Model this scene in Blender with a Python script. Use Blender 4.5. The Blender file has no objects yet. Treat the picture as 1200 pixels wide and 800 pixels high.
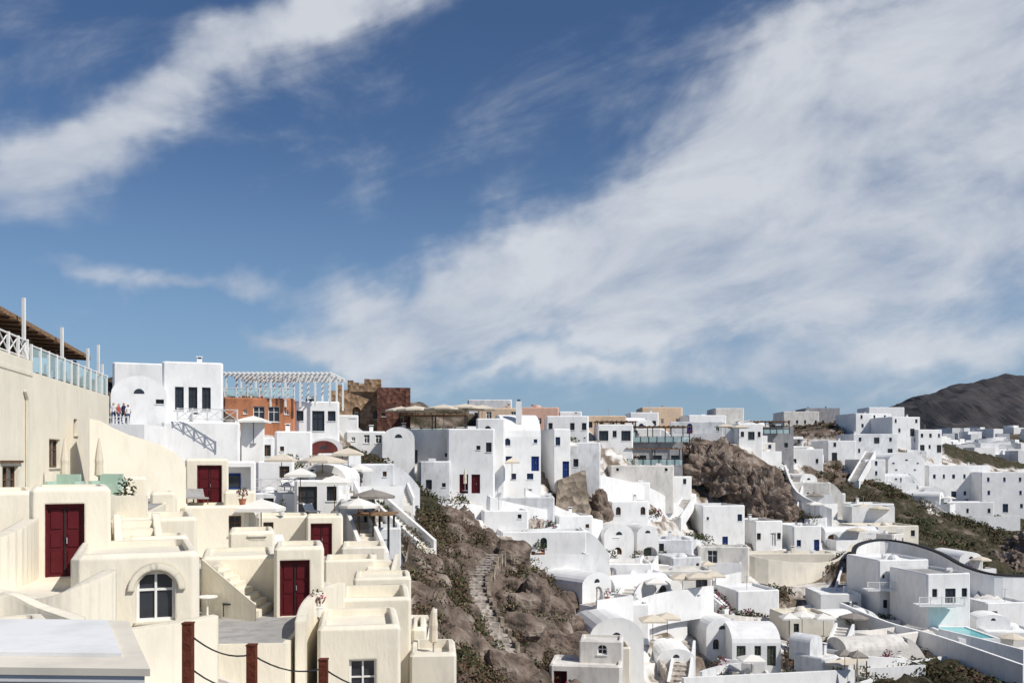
import bpy, math, random
import numpy as np
from mathutils import Vector, Matrix, noise
rng = random.Random(7)
F = 1100.0; HZ = 540.0
# survey helper: bearing / elevation readings from the viewpoint plus distance -> world metres
def S(u, v, d): return Vector(((u-600)/F*d, d, (HZ-v)/F*d))
scene = bpy.context.scene
# ------------------------------------------------------------------ materials
MATS = {}
def nn(nt, t, **k):
    n = nt.nodes.new(t)
    for a, b in k.items(): setattr(n, a, b)
    return n
def base(name, col, rough=.8):
    m = bpy.data.materials.new(name); m.use_nodes = True
    p = m.node_tree.nodes['Principled BSDF']
    p.inputs['Base Color'].default_value = (*col, 1); p.inputs['Roughness'].default_value = rough
    MATS[name] = m; return m, m.node_tree, p
def plaster(name, col, bev=0, dirt=.12, bump=0):
    m, nt, p = base(name, col, .9)
    p.inputs['Specular IOR Level'].default_value = .1
    L = nt.links.new
    tc = nn(nt, 'ShaderNodeTexCoord')
    n1 = nn(nt, 'ShaderNodeTexNoise'); n1.inputs['Scale'].default_value = .4; n1.inputs['Detail'].default_value = 3
    L(tc.outputs['Object'], n1.inputs['Vector'])
    mp = nn(nt, 'ShaderNodeMapping'); mp.inputs['Scale'].default_value = (1.5, 1.5, .55)
    L(tc.outputs['Object'], mp.inputs['Vector'])
    n2 = nn(nt, 'ShaderNodeTexNoise'); n2.inputs['Scale'].default_value = 1; n2.inputs['Detail'].default_value = 4; n2.inputs['Roughness'].default_value = .65
    L(mp.outputs[0], n2.inputs['Vector'])
    r1 = nn(nt, 'ShaderNodeMapRange'); r1.inputs[1].default_value = .3; r1.inputs[2].default_value = .7; r1.inputs[3].default_value = 1-dirt; r1.inputs[4].default_value = 1.03
    L(n1.outputs[0], r1.inputs[0])
    r2 = nn(nt, 'ShaderNodeMapRange'); r2.inputs[1].default_value = .28; r2.inputs[2].default_value = .52; r2.inputs[3].default_value = 1-dirt*1.3; r2.inputs[4].default_value = 1
    L(n2.outputs[0], r2.inputs[0])
    mu = nn(nt, 'ShaderNodeMath', operation='MULTIPLY'); L(r1.outputs[0], mu.inputs[0]); L(r2.outputs[0], mu.inputs[1])
    vm = nn(nt, 'ShaderNodeVectorMath', operation='SCALE'); vm.inputs[0].default_value = col; L(mu.outputs[0], vm.inputs['Scale'])
    L(vm.outputs[0], p.inputs['Base Color'])
    if bump:
        b = nn(nt, 'ShaderNodeBump'); b.inputs['Strength'].default_value = bump; b.inputs['Distance'].default_value = .2
        L(n2.outputs[0], b.inputs['Height'])
        if bev:
            bv = nn(nt, 'ShaderNodeBevel', samples=3); bv.inputs['Radius'].default_value = bev
            L(bv.outputs[0], b.inputs['Normal'])
        L(b.outputs[0], p.inputs['Normal'])
def mottled(name, c1, c2, scale, bump=.4, rough=.9, vor=False, dist=.2, mid=None, det=8):
    m, nt, p = base(name, c1, rough); L = nt.links.new
    p.inputs['Specular IOR Level'].default_value = .2
    tc = nn(nt, 'ShaderNodeTexCoord')
    if vor:
        t = nn(nt, 'ShaderNodeTexVoronoi'); t.inputs['Scale'].default_value = scale; fac = t.outputs['Color']; hh = t.outputs['Distance']
    else:
        t = nn(nt, 'ShaderNodeTexNoise'); t.inputs['Scale'].default_value = scale; t.inputs['Detail'].default_value = det; t.inputs['Roughness'].default_value = .65; fac = t.outputs[0]; hh = fac
    L(tc.outputs['Object'], t.inputs['Vector'])
    r = nn(nt, 'ShaderNodeValToRGB'); r.color_ramp.elements[0].color = (*c1, 1); r.color_ramp.elements[1].color = (*c2, 1)
    r.color_ramp.elements[0].position = .3; r.color_ramp.elements[1].position = .7
    if mid:
        for a, c in mid: e = r.color_ramp.elements.new(a); e.color = (*c, 1)
    L(fac, r.inputs[0]); L(r.outputs[0], p.inputs['Base Color'])
    if bump:
        b = nn(nt, 'ShaderNodeBump'); b.inputs['Strength'].default_value = bump; b.inputs['Distance'].default_value = dist
        L(hh, b.inputs['Height']); L(b.outputs[0], p.inputs['Normal'])
plaster('white', (.80, .80, .79), dirt=.1); plaster('white2', (.73, .74, .75), dirt=.22); plaster('white3', (.74, .71, .66), dirt=.2)
plaster('cream', (.79, .735, .61), bev=.09, dirt=.07, bump=.25); plaster('offwhite', (.75, .70, .60), dirt=.12)
plaster('pink', (.62, .40, .31)); plaster('orange', (.56, .24, .13), dirt=.3); plaster('peach', (.66, .50, .36)); plaster('greyp', (.36, .36, .37), dirt=.25)
plaster('tan', (.45, .36, .26), dirt=.3); plaster('maroon', (.16, .05, .045), dirt=.3); plaster('floor', (.40, .39, .38), dirt=.25)
plaster('paleblue', (.45, .58, .68)); plaster('palegreen', (.42, .55, .46))
mottled('stone', (.17, .14, .11), (.34, .28, .22), 1.6, vor=True, bump=.8)
mottled('stoner', (.24, .15, .09), (.42, .29, .18), 1.8, vor=True, bump=.6)
mottled('stoned', (.085, .04, .03), (.16, .075, .055), 2.0, vor=True, bump=.6)
mottled('stonel', (.30, .26, .22), (.5, .45, .4), 3, vor=True, bump=.5)
mottled('rockm', (.055, .046, .04), (.42, .36, .30), .5, bump=1, dist=.8, mid=[(.42, (.115, .09, .073)), (.5, (.20, .15, .12)), (.58, (.27, .22, .18))], det=10)
mottled('door_red', (.075, .007, .011), (.10, .011, .015), 3, bump=0, rough=.45)
mottled('door_blue', (.012, .035, .16), (.02, .05, .21), 3, bump=0, rough=.45)
mottled('door_green', (.07, .08, .06), (.10, .11, .08), 3, bump=0, rough=.5)
mottled('wood', (.09, .045, .025), (.16, .09, .05), 5, bump=0, rough=.6)
mottled('thatch', (.20, .12, .07), (.34, .22, .13), 6, bump=.6)
mottled('canvas', (.60, .53, .42), (.68, .61, .50), 2, bump=0)
mottled('canvasw', (.72, .70, .65), (.78, .76, .71), 2, bump=0)
mottled('canvasg', (.22, .20, .18), (.30, .27, .24), 2, bump=0)
mottled('trim', (.70, .70, .68), (.78, .78, .76), 3, bump=0, rough=.6)
mottled('rust', (.10, .022, .012), (.17, .05, .028), 12, bump=.3, rough=.7)
mottled('dark', (.02, .02, .022), (.04, .04, .045), 3, bump=0, rough=.6)
mottled('metal', (.25, .25, .26), (.35, .35, .36), 6, bump=0, rough=.4)
mottled('leaf1', (.028, .042, .017), (.07, .085, .035), .8, bump=0, det=2); mottled('leaf2', (.06, .062, .03), (.125, .115, .06), .8, bump=0, det=2)
mottled('leaf3', (.085, .05, .035), (.16, .10, .065), .8, bump=0, det=2); mottled('flower', (.35, .02, .10), (.5, .05, .2), 3, bump=0)
mottled('leaf4', (.16, .13, .08), (.28, .23, .15), .8, bump=0, det=2)
mottled('pot', (.35, .14, .08), (.45, .2, .12), 5, bump=0); mottled('skin', (.45, .26, .18), (.5, .3, .21), 5, bump=0)
mottled('hair', (.03, .02, .015), (.06, .04, .03), 5, bump=0); mottled('cloth_b', (.04, .06, .12), (.06, .08, .16), 5, bump=0)
mottled('cloth_r', (.4, .08, .08), (.5, .1, .1), 5, bump=0); mottled('cloth_w', (.6, .6, .6), (.7, .7, .7), 5, bump=0)
m, nt, p = base('glass', (.03, .035, .045), .15); p.inputs['Specular IOR Level'].default_value = .5
m, nt, p = base('clearglass', (.55, .78, .78), .05); p.inputs['Alpha'].default_value = .5
m, nt, p = base('pool', (.10, .48, .50), .05)
t = nn(nt, 'ShaderNodeTexNoise'); t.inputs['Scale'].default_value = 4; bb = nn(nt, 'ShaderNodeBump'); bb.inputs['Strength'].default_value = .2
nt.links.new(t.outputs[0], bb.inputs['Height']); nt.links.new(bb.outputs[0], p.inputs['Normal'])
# ------------------------------------------------------------------ mesh builder
class B:
    def __init__(s, name, M=None):
        s.name = name; s.v = []; s.f = []; s.m = []; s.mats = []; s.M = M or Matrix.Identity(4)
    def mi(s, n):
        if n not in s.mats: s.mats.append(n)
        return s.mats.index(n)
    def poly(s, pts, mat):
        k = len(s.v); s.v += [s.M @ Vector(q) for q in pts]; s.f.append(tuple(range(k, k+len(pts)))); s.m.append(s.mi(mat))
    def hexa(s, q, mat):
        k = len(s.v); s.v += [s.M @ Vector(a) for a in q]; i = s.mi(mat)
        for f in ((3, 2, 1, 0), (4, 5, 6, 7), (0, 1, 5, 4), (1, 2, 6, 5), (2, 3, 7, 6), (3, 0, 4, 7)):
            s.f.append(tuple(k+a for a in f)); s.m.append(i)
    def box(s, x0, x1, y0, y1, z0, z1, mat):
        s.hexa([(x0, y0, z0), (x1, y0, z0), (x1, y1, z0), (x0, y1, z0), (x0, y0, z1), (x1, y0, z1), (x1, y1, z1), (x0, y1, z1)], mat)
    def prism(s, q, z0, z1, mat):
        n = len(q)
        for i in range(n):
            j = (i+1) % n; s.poly([(*q[i], z0), (*q[j], z0), (*q[j], z1), (*q[i], z1)], mat)
        s.poly([(*a, z1) for a in q], mat)
    def beam(s, p, q, w, h, mat):
        p = Vector(p); q = Vector(q); d = (q-p).normalized()
        a = d.cross(Vector((0, 0, 1)))
        if a.length < .01: a = Vector((1, 0, 0))
        a.normalize(); c = a.cross(d)
        a *= w/2; c *= h/2
        s.hexa([p-a-c, p+a-c, q+a-c, q-a-c, p-a+c, p+a+c, q+a+c, q-a+c], mat)
    def lathe(s, c, prof, mat, n=10, caps=True):
        c = Vector(c); rings = []
        for r, z in prof:
            k = len(s.v)
            for i in range(n):
                a = 2*math.pi*(i+.5)/n; s.v.append(s.M @ (c+Vector((r*math.cos(a), r*math.sin(a), z))))
            rings.append(k)
        i0 = s.mi(mat)
        for a, b in zip(rings, rings[1:]):
            for i in range(n):
                j = (i+1) % n; s.f.append((a+i, a+j, b+j, b+i)); s.m.append(i0)
        if caps: s.f.append(tuple(rings[-1]+i for i in range(n))); s.m.append(i0)
    def wall(s, p0, p1, z0, z1, ops, mat, off=0):
        p0 = Vector((*p0, 0)); p1 = Vector((*p1, 0)); L = (p1-p0).length; d = (p1-p0)/L; n = Vector((d.y, -d.x, 0))
        W = lambda a, t, z: p0+d*a+n*t+Vector((0, 0, z))
        ops = [(o[0]-off, o[1]-off)+tuple(o[2:]) for o in ops]
        ops = [o for o in ops if o[0] > .05 and o[1] < L-.05 and o[3] < z1-.02 and o[2] >= z0]
        xs = sorted({0, L} | {round(o[0], 4) for o in ops} | {round(o[1], 4) for o in ops})
        zs = sorted({z0, z1} | {round(o[2], 4) for o in ops} | {round(o[3], 4) for o in ops})
        for a, b in zip(xs, xs[1:]):
            for c, e in zip(zs, zs[1:]):
                mx, mz = (a+b)/2, (c+e)/2
                if any(o[0] < mx < o[1] and o[2] < mz < o[3] for o in ops): continue
                s.poly([W(a, 0, c), W(b, 0, c), W(b, 0, e), W(a, 0, e)], mat)
        def wb(a0, a1, t0, t1, c0, c1, mt):
            s.hexa([W(a0, t1, c0), W(a1, t1, c0), W(a1, t0, c0), W(a0, t0, c0), W(a0, t1, c1), W(a1, t1, c1), W(a1, t0, c1), W(a0, t0, c1)], mt)
        for o in ops:
            s0, s1, h0, h1, kind = o[:5]; arch = len(o) > 5 and o[5]
            r = .22 if kind[0] != 'o' else .9
            w = s1-s0; hs = h1-w/2 if arch else h1
            s.poly([W(s0, 0, h0), W(s0, -r, h0), W(s0, -r, hs), W(s0, 0, hs)], mat)
            s.poly([W(s1, 0, hs), W(s1, -r, hs), W(s1, -r, h0), W(s1, 0, h0)], mat)
            s.poly([W(s0, 0, h0), W(s1, 0, h0), W(s1, -r, h0), W(s0, -r, h0)], mat)
            if arch:
                cx = (s0+s1)/2; R = w/2; N = 10
                arc = [(cx-R*math.cos(math.pi*i/N), hs+R*math.sin(math.pi*i/N)) for i in range(N+1)]
                for i in range(N):
                    cn = s0 if i < N/2 else s1
                    s.poly([W(cn, 0, h1), W(arc[i][0], 0, arc[i][1]), W(arc[i+1][0], 0, arc[i+1][1])], mat)
                    s.poly([W(arc[i][0], 0, arc[i][1]), W(arc[i][0], -r, arc[i][1]), W(arc[i+1][0], -r, arc[i+1][1]), W(arc[i+1][0], 0, arc[i+1][1])], mat)
            else:
                s.poly([W(s0, -r, h1), W(s1, -r, h1), W(s1, 0, h1), W(s0, 0, h1)], mat)
            fm = {'b': 'door_blue', 'w': 'trim', 'k': 'dark', 'r': 'door_red', 'n': 'wood', 'g': 'door_green'}[kind[1]]
            pm = 'glass' if kind[0] == 'w' else fm
            if kind[0] == 'o':
                pm = mat; s.poly([W(s0, -r, h0), W(s1, -r, h0), W(s1, -r, h1), W(s0, -r, h1)], pm)
                dw = min(.5, w*.24); c_ = (s0+s1)/2; dm = rng.choice(('wood', 'wood', 'dark', 'door_green', 'trim', 'door_blue'))
                wb(c_-dw, c_+dw, -r+.003, -r+.06, h0, h0+min(2, (h1-h0)*.8), dm); wb(c_-dw+.1, c_+dw-.1, -r+.06, -r+.07, h0+.8, h0+min(1.8, (h1-h0)*.72), 'glass'); continue
            s.poly([W(s0, -r, h0), W(s1, -r, h0), W(s1, -r, h1), W(s0, -r, h1)], pm)
            e = .07
            wb(s0, s0+e, -r, -r+.07, h0, h1, fm); wb(s1-e, s1, -r, -r+.07, h0, h1, fm); wb(s0+e, s1-e, -r, -r+.069, h1-e, h1, fm)
            mid = (s0+s1)/2
            if kind[0] == 'w':
                wb(s0+e, s1-e, -r, -r+.069, h0, h0+e, fm)
                wb(mid-.03, mid+.03, -r, -r+.06, h0+e, h1-e, fm)
                if arch: wb(s0+e, s1-e, -r, -r+.05, hs-.03, hs+.03, fm)
                else: wb(s0+e, s1-e, -r, -r+.05, h0+(h1-h0)*.62, h0+(h1-h0)*.62+.05, fm)
                if h0 > z0+.5: wb(s0-.06, s1+.06, .003, .07, h0-.07, h0-.003, 'white' if mat != 'cream' else 'cream')
            else:
                wb(mid-.012, mid+.012, -r, -r+.05, h0, h1-e, 'dark')
                for (a, b) in ((s0+e+.08, mid-.08), (mid+.08, s1-e-.08)):
                    if b-a < .12: continue
                    hh = h1-e-h0
                    for (g, q) in ((.06, .36), (.42, .62), (.68, .95)):
                        wb(a, b, -r, -r+.03, h0+hh*g, h0+hh*q, fm)
                wb(mid+.04, mid+.07, -r, -r+.09, h0+.95, h0+1.12, 'metal')
    def finish(s, smooth=False):
        me = bpy.data.meshes.new(s.name); me.from_pydata([tuple(a) for a in s.v], [], s.f)
        for n in s.mats: me.materials.append(MATS[n])
        me.polygons.foreach_set('material_index', s.m)
        if smooth: me.polygons.foreach_set('use_smooth', [True]*len(s.f))
        me.update(); o = bpy.data.objects.new(s.name, me); scene.collection.objects.link(o); return o
CTRL = []; OCC = []
def pat(p, L, zb, H, fr, dr, off=0):
    if not p: return []
    ops = []; rows = p.split('/'); n = len(rows); sh = H/n
    for i, row in enumerate(rows):
        zf = zb+(n-1-i)*sh+.02; m = len(row)
        for j, c in enumerate(row):
            if c == '.': continue
            cx = L*(j+.5)/m+rng.uniform(-.12, .12)*L/m; top = min(2.1, sh-.3); q = rng.uniform(.85, 1.15)
            def add(w, a, b, k, ar=False):
                w = min(w, L/m*.8); ops.append((round(cx-w/2, 4), round(cx+w/2, 4), round(zf+a, 4), round(zf+b, 4), k, ar))
            if c == 'w': add(.7*q, 1.05, top, 'w'+fr)
            elif c == 's': add(.42*q, 1.3, min(1.75, top), 'w'+fr)
            elif c == 'W': add(1.5, .5, top, 'w'+fr)
            elif c == 'd': add(.95, 0, top, 'd'+dr)
            elif c == 'D': add(1.4, 0, top, 'w'+fr)
            elif c == 'r': add(.95, 0, top, 'dr')
            elif c == 'b': add(.95, 0, top, 'db')
            elif c == 'g': add(.95, 0, top, 'dg')
            elif c == 'a': add(1.1, 0, min(2.5, sh-.25), 'd'+dr, True)
            elif c == 'A': add(2.2, 0, min(2.6, sh-.2), 'ok', True)
            elif c == 'O': add(2.4, 0, min(2.2, sh-.25), 'ok')
            elif c == 'c': add(.7, 1.0, min(2.1, sh-.2), 'w'+fr, True)
    return ops
def body(b, W, D, z0, H, f, r, l, roof, mat, fr, dr, par, skirt, ops=None, clutter=True):
    x0, x1, y0, y1 = -W/2, W/2, -D/2, D/2
    rise = 0
    if roof == 'vault': rise = min(W*.38, H*.4)
    if roof == 'vaultx': rise = min(D*.35, H*.4)
    zt = z0+H-rise; c = 0 if rise or mat in ('stoner', 'stoned', 'greyp') else (.2 if W > 3 and D > 2.9 else .1)
    ch = .13 if c else 0
    fo = pat(f, W, z0, zt-z0-ch, fr, dr) + (ops or [])
    zw = zt-ch
    b.wall((x0+c, y0), (x1-c, y0), z0-skirt, zw, fo, mat, c)
    b.wall((x1, y0+c), (x1, y1-c), z0-skirt, zw, pat(r, D, z0, zw-z0, fr, dr), mat, c)
    b.wall((x1-c, y1), (x0+c, y1), z0-skirt, zw, [], mat)
    b.wall((x0, y1-c), (x0, y0+c), z0-skirt, zw, pat(l, D, z0, zw-z0, fr, dr), mat, c)
    if c: q = [(x0+c, y0), (x1-c, y0), (x1, y0+c), (x1, y1-c), (x1-c, y1), (x0+c, y1), (x0, y1-c), (x0, y0+c)]
    else: q = [(x0, y0), (x1, y0), (x1, y1), (x0, y1)]
    if c:
        for i in (1, 3, 5, 7):
            j = (i+1) % 8; b.poly([(*q[i], z0-skirt), (*q[j], z0-skirt), (*q[j], zw), (*q[i], zw)], mat)
    if rise:
        N = 12; w = W if roof == 'vault' else D
        arc = [(-w/2*math.cos(math.pi*i/N), rise*math.sin(math.pi*i/N)) for i in range(N+1)]
        P = (lambda a, e, z: (a, e, z)) if roof == 'vault' else (lambda a, e, z: (e, a, z))
        e0, e1 = (y0, y1) if roof == 'vault' else (x0, x1)
        for i in range(N):
            b.poly([P(arc[i][0], e0, zt+arc[i][1]), P(arc[i+1][0], e0, zt+arc[i+1][1]), P(arc[i+1][0], e1, zt+arc[i+1][1]), P(arc[i][0], e1, zt+arc[i][1])], mat)
        for e in (e0, e1): b.poly([P(a, e, zt+z) for a, z in arc], mat)
        if roof == 'vault' and rise > .8 and W > 2.6:
            R = min(.42, rise*.33); cz = zt+.15
            b.poly([(R*math.cos(math.pi*i/8), y0-.012, cz+R*math.sin(math.pi*i/8)) for i in range(9)], 'glass')
    else:
        def ins(q, t): return [(a*(1-2*t/W), e*(1-2*t/D)) for a, e in q]
        qo = ins(q, ch*.8); qi = ins(q, .26); par = max(par, ch+.02); n = len(q)
        b.poly([(*a, zt-par) for a in qi], rng.choice((mat, mat, 'white3', 'floor')) if mat in ('white', 'white2') else mat)
        for i in range(n):
            j = (i+1) % n
            if ch: b.poly([(*q[i], zw), (*q[j], zw), (*qo[j], zt), (*qo[i], zt)], mat)
            b.poly([(*qo[i], zt), (*qo[j], zt), (*qi[j], zt), (*qi[i], zt)], mat)
            b.poly([(*qi[i], zt), (*qi[j], zt), (*qi[j], zt-par), (*qi[i], zt-par)], mat)
        if clutter and W > 3 and D > 3:
            for _ in range(2 if W > 6 else 1):
                k = rng.random(); cx = rng.uniform(x0+.9, x1-1); cy = rng.uniform(y0+1, y1-.8); zz = zt-par
                if k < .35: b.box(cx, cx+.45, cy, cy+.45, zz, zz+.95, mat); b.box(cx-.06, cx+.51, cy-.06, cy+.51, zz+1.1, zz+1.18, mat); b.box(cx+.1, cx+.35, cy+.1, cy+.35, zz+.95, zz+1.1, 'dark')
                elif k < .5: b.box(cx, cx+.8, cy, cy+.35, zz+.1, zz+.65, 'trim'); b.lathe((cx+.3, cy-.01, zz+.35), [(.2, -.02), (.2, .02)], 'metal')
                elif k < .6: b.beam((cx, cy, zz), (cx, cy, zz+1.8), .05, .05, 'metal'); b.beam((cx-.4, cy, zz+1.7), (cx+.4, cy, zz+1.7), .03, .03, 'metal')
                elif k < .66: b.hexa([(cx, cy, zz+.2), (cx+1.2, cy, zz+.2), (cx+1.2, cy+.8, zz+.9), (cx, cy+.8, zz+.9), (cx, cy, zz+.26), (cx+1.2, cy, zz+.26), (cx+1.2, cy+.8, zz+.96), (cx, cy+.8, zz+.96)], 'glass'); b.beam((cx, cy+.9, zz+1), (cx+1.2, cy+.9, zz+1), .35, .35, 'trim')
                elif k < .8: b.lathe((cx, cy, zz), [(.8, 0), (.8, .15), (.7, .45), (.42, .72), (.05, .82)], mat, 12)
    return zt
def H(u0, u1, vt, vb, d, dep=6, yaw=0, f='', r='', l='', roof='flat', mat='white', name='white_house', fr='b', dr='b', par=.35, skirt=5, ops=None, clutter=True, ctrl=True, rad=False):
    Wp = (u1-u0)/F*d; um = (u0+u1)/2; z0 = (HZ-vb)/F*d; Hh = (vb-vt)/F*d
    if rad:
        a = -math.atan((um-600)/F); cs = math.cos(a); W = Wp*cs; fx = (um-600)/F*d
        cx = fx-math.sin(a)*dep/2; cy = d+cs*dep/2
        ops = [(o[0]*cs, o[1]*cs)+tuple(o[2:]) for o in (ops or [])]
    else:
        a = math.radians(yaw); sn, cs = abs(math.sin(a)), math.cos(a)
        W = max(2.2, (Wp-dep*sn)/cs) if abs(yaw) > 5 else Wp
        cy = d+(W*sn+dep*cs)/2 if abs(yaw) > 5 else d+dep/2
        cx = (um-600)/F*(d+(dep*.3 if abs(yaw) > 5 else 0))
    M = Matrix.Translation((cx, cy, 0)) @ Matrix.Rotation(a, 4, 'Z')
    b = B(name, M); body(b, W, dep, z0, Hh, f, r, l, roof, mat, fr, dr, par, skirt, ops, clutter)
    OCC.append((cx, cy, max(W, dep)*.55))
    if ctrl:
        CTRL.append((cx, d-.4, z0-.35))
        CTRL.append((cx, cy+dep*.6, z0+min(Hh*.55, 2)))
    return b, W, z0, Hh
def HH(*a, **k): b = H(*a, **k)[0]; return b.finish()
# ------------------------------------------------------------------ small props
def umbrella(p, R=1.5, h=2.5, mat='canvas', n=8, name='patio_umbrella'):
    b = B(name); p = Vector(p)
    b.lathe(p, [(.03, 0), (.03, h)], 'wood', 6)
    b.lathe(p, [(.25, 0), (.25, .08)], 'metal', 8)
    b.lathe(p, [(R, h-.62), (R, h-.45), (R*.5, h-.18), (.04, h+.02), (.03, h+.12)], mat, n)
    b.lathe(p, [(R*.99, h-.47), (R*.5, h-.21), (.05, h-.02)], mat, n)
    for i in range(n):
        a = 2*math.pi*(i+.5)/n; b.beam(p+Vector((0, 0, h-.6)), p+Vector((R*.6*math.cos(a), R*.6*math.sin(a), h-.3)), .03, .03, 'wood')
    b.finish()
def closed_umbrella(p, h=2.4, mat='canvasw'):
    b = B('closed_umbrella'); b.lathe(p, [(.3, 0), (.3, .08), (.04, .09), (.035, .8)], 'metal', 8)
    b.lathe(p, [(.05, .75), (.2, .85), (.17, 1.3), (.19, 1.5), (.12, 2.0), (.03, h)], mat, 9); b.finish()
def lounger(p, yaw, mat='canvasw'):
    b = B('sun_lounger', Matrix.Translation(p) @ Matrix.Rotation(yaw, 4, 'Z'))
    b.box(-.33, .33, -.9, .35, .3, .38, mat)
    b.hexa([(-.33, .35, .3), (.33, .35, .3), (.33, .9, .75), (-.33, .9, .75), (-.33, .35, .38), (.33, .35, .38), (.33, .86, .82), (-.33, .86, .82)], mat)
    for x in (-.3, .26):
        for y in (-.85, .3): b.box(x, x+.05, y, y+.05, 0, .3, 'wood')
    b.finish()
def table_set(p, yaw=0, mat='wood'):
    b = B('cafe_table_set', Matrix.Translation(p) @ Matrix.Rotation(yaw, 4, 'Z'))
    b.lathe((0, 0, 0), [(.22, 0), (.04, .04), (.04, .7), (.38, .71), (.38, .75)], 'trim', 10)
    for sx in (-1, 1):
        b.box(sx*.75-.22, sx*.75+.22, -.22, .22, .42, .47, mat); b.box(sx*.95-.03, sx*.95+.03, -.22, .22, .47, .9, mat)
        for x in (-.2, .16):
            for y in (-.2, .16): b.box(sx*.75+x, sx*.75+x+.04, y, y+.04, 0, .42, mat)
    b.finish()
def leaves(b, c, rx, rz, n, size, mats, r):
    for i in range(n):
        while True:
            q = Vector((r.uniform(-1, 1), r.uniform(-1, 1), r.uniform(-.3, 1)))
            if .25 < q.length < 1: break
        q = Vector((q.x*rx, q.y*rx, q.z*rz)); a = Vector((r.gauss(0, 1), r.gauss(0, 1), r.gauss(0, 1))).normalized()*size
        e = a.cross(Vector((r.gauss(0, 1), r.gauss(0, 1), r.gauss(0, 1)))).normalized()*size*.5
        q = Vector(c)+q
        b.poly([q-a, q+e, q+a, q-e], r.choice(mats))
def potted(p, s=1, fl=False):
    b = B('potted_plant'); b.lathe(p, [(.15*s, 0), (.22*s, .35*s), (.25*s, .36*s), (.25*s, .4*s)], 'pot' if rng.random() < .6 else 'trim', 9)
    b.beam(Vector(p)+Vector((0, 0, .35*s)), Vector(p)+Vector((0, 0, .8*s)), .04, .04, 'wood')
    leaves(b, Vector(p)+Vector((0, 0, .7*s)), .35*s, .5*s, 60, .09*s, ['leaf1', 'leaf2', 'flower' if fl else 'leaf1'], rng); b.finish()
def railing(pa, pb, kind='x', h=.95, name='balustrade', mat='trim'):
    b = B(name); pa = Vector(pa); pb = Vector(pb); L = (pb-pa).length; n = max(1, round(L/1.3)); up = Vector((0, 0, 1))
    for i in range(n+1):
        q = pa.lerp(pb, i/n); b.beam(q, q+up*(h+.06), .1, .1, mat)
    b.beam(pa+up*h, pb+up*h, .07, .06, mat)
    if kind != 'glass': b.beam(pa+up*.12, pb+up*.12, .05, .05, mat)
    for i in range(n):
        q0 = pa.lerp(pb, i/n); q1 = pa.lerp(pb, (i+1)/n)
        if kind == 'x':
            b.beam(q0+up*.12, q1+up*h, .04, .04, mat); b.beam(q1+up*.12, q0+up*h, .041, .041, mat)
        elif kind == 'bars':
            for j in range(1, 8):
                q = q0.lerp(q1, j/8); b.beam(q+up*.1, q+up*h, .03, .03, mat)
        elif kind == 'glass':
            q2 = q0.lerp(q1, .05); q3 = q0.lerp(q1, .95); b.poly([q2+up*.08, q3+up*.08, q3+up*(h-.05), q2+up*(h-.05)], 'clearglass')
    b.finish()
def stairs(pa, pb, width, mat='white3', wall=.5, name='stairway', wmat='white', th=.25):
    pa = Vector(pa); pb = Vector(pb); d = pb-pa; dz = d.z; flat = Vector((d.x, d.y, 0)); L = flat.length; f = flat/L; s = Vector((f.y, -f.x, 0))
    n = max(3, int(abs(dz)/.19)); b = B(name)
    for i in range(n):
        q0 = pa+f*(L*i/n); q1 = pa+f*(L*(i+1)/n); z = pa.z+dz*(i+1)/n; w = s*width/2
        lo = min(pa.z+dz*i/n, z)-1.2
        b.hexa([(*(q0+w).xy, lo), (*(q1+w).xy, lo), (*(q1-w).xy, lo), (*(q0-w).xy, lo), (*(q0+w).xy, z), (*(q1+w).xy, z), (*(q1-w).xy, z), (*(q0-w).xy, z)], mat)
    if wall:
        for sg in (-1, 1):
            o0 = s*sg*(width/2+.003); o1 = s*sg*(width/2+th)
            b.hexa([pa+o0+Vector((0, 0, -1.5)), pb+o0+Vector((0, 0, -1.5)), pb+o1+Vector((0, 0, -1.5)), pa+o1+Vector((0, 0, -1.5)),
                    pa+o0+Vector((0, 0, wall)), pb+o0+Vector((0, 0, wall)), pb+o1+Vector((0, 0, wall)), pa+o1+Vector((0, 0, wall))], wmat)
    b.finish()
def wallrun(pts, h, th=.3, mat='white', name='parapet_wall', down=2.5, cope=None):
    b = B(name); pts = [Vector(q) for q in pts]; N = len(pts); sd = []
    for i in range(N):
        f = (pts[min(i+1, N-1)]-pts[max(i-1, 0)]); f.z = 0; f.normalize(); sd.append(Vector((f.y, -f.x, 0))*th/2)
    up = Vector((0, 0, h)); dn = Vector((0, 0, -down))
    for i in range(N-1):
        p, q, s, e = pts[i], pts[i+1], sd[i], sd[i+1]
        b.hexa([p+s+dn, q+e+dn, q-e+dn, p-s+dn, p+s+up, q+e+up, q-e+up, p-s+up], mat)
        if cope:
            u0, u1 = up+Vector((0, 0, .003)), up+Vector((0, 0, .26)); s, e = s*1.3, e*1.3
            b.hexa([p+s+u0, q+e+u0, q-e+u0, p-s+u0, p+s+u1, q+e+u1, q-e+u1, p-s+u1], cope)
    b.finish()
def curve(pts, n=5):
    o_ = []
    for i in range(len(pts)-1):
        p0, p1, p2, p3 = pts[max(i-1, 0)], pts[i], pts[i+1], pts[min(i+2, len(pts)-1)]
        for j in range(n):
            t = j/n; o_.append(.5*((2*p1)+(p2-p0)*t+(2*p0-5*p1+4*p2-p3)*t*t+(3*p1-p0-3*p2+p3)*t**3))
    return o_+[pts[-1]]
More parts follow.
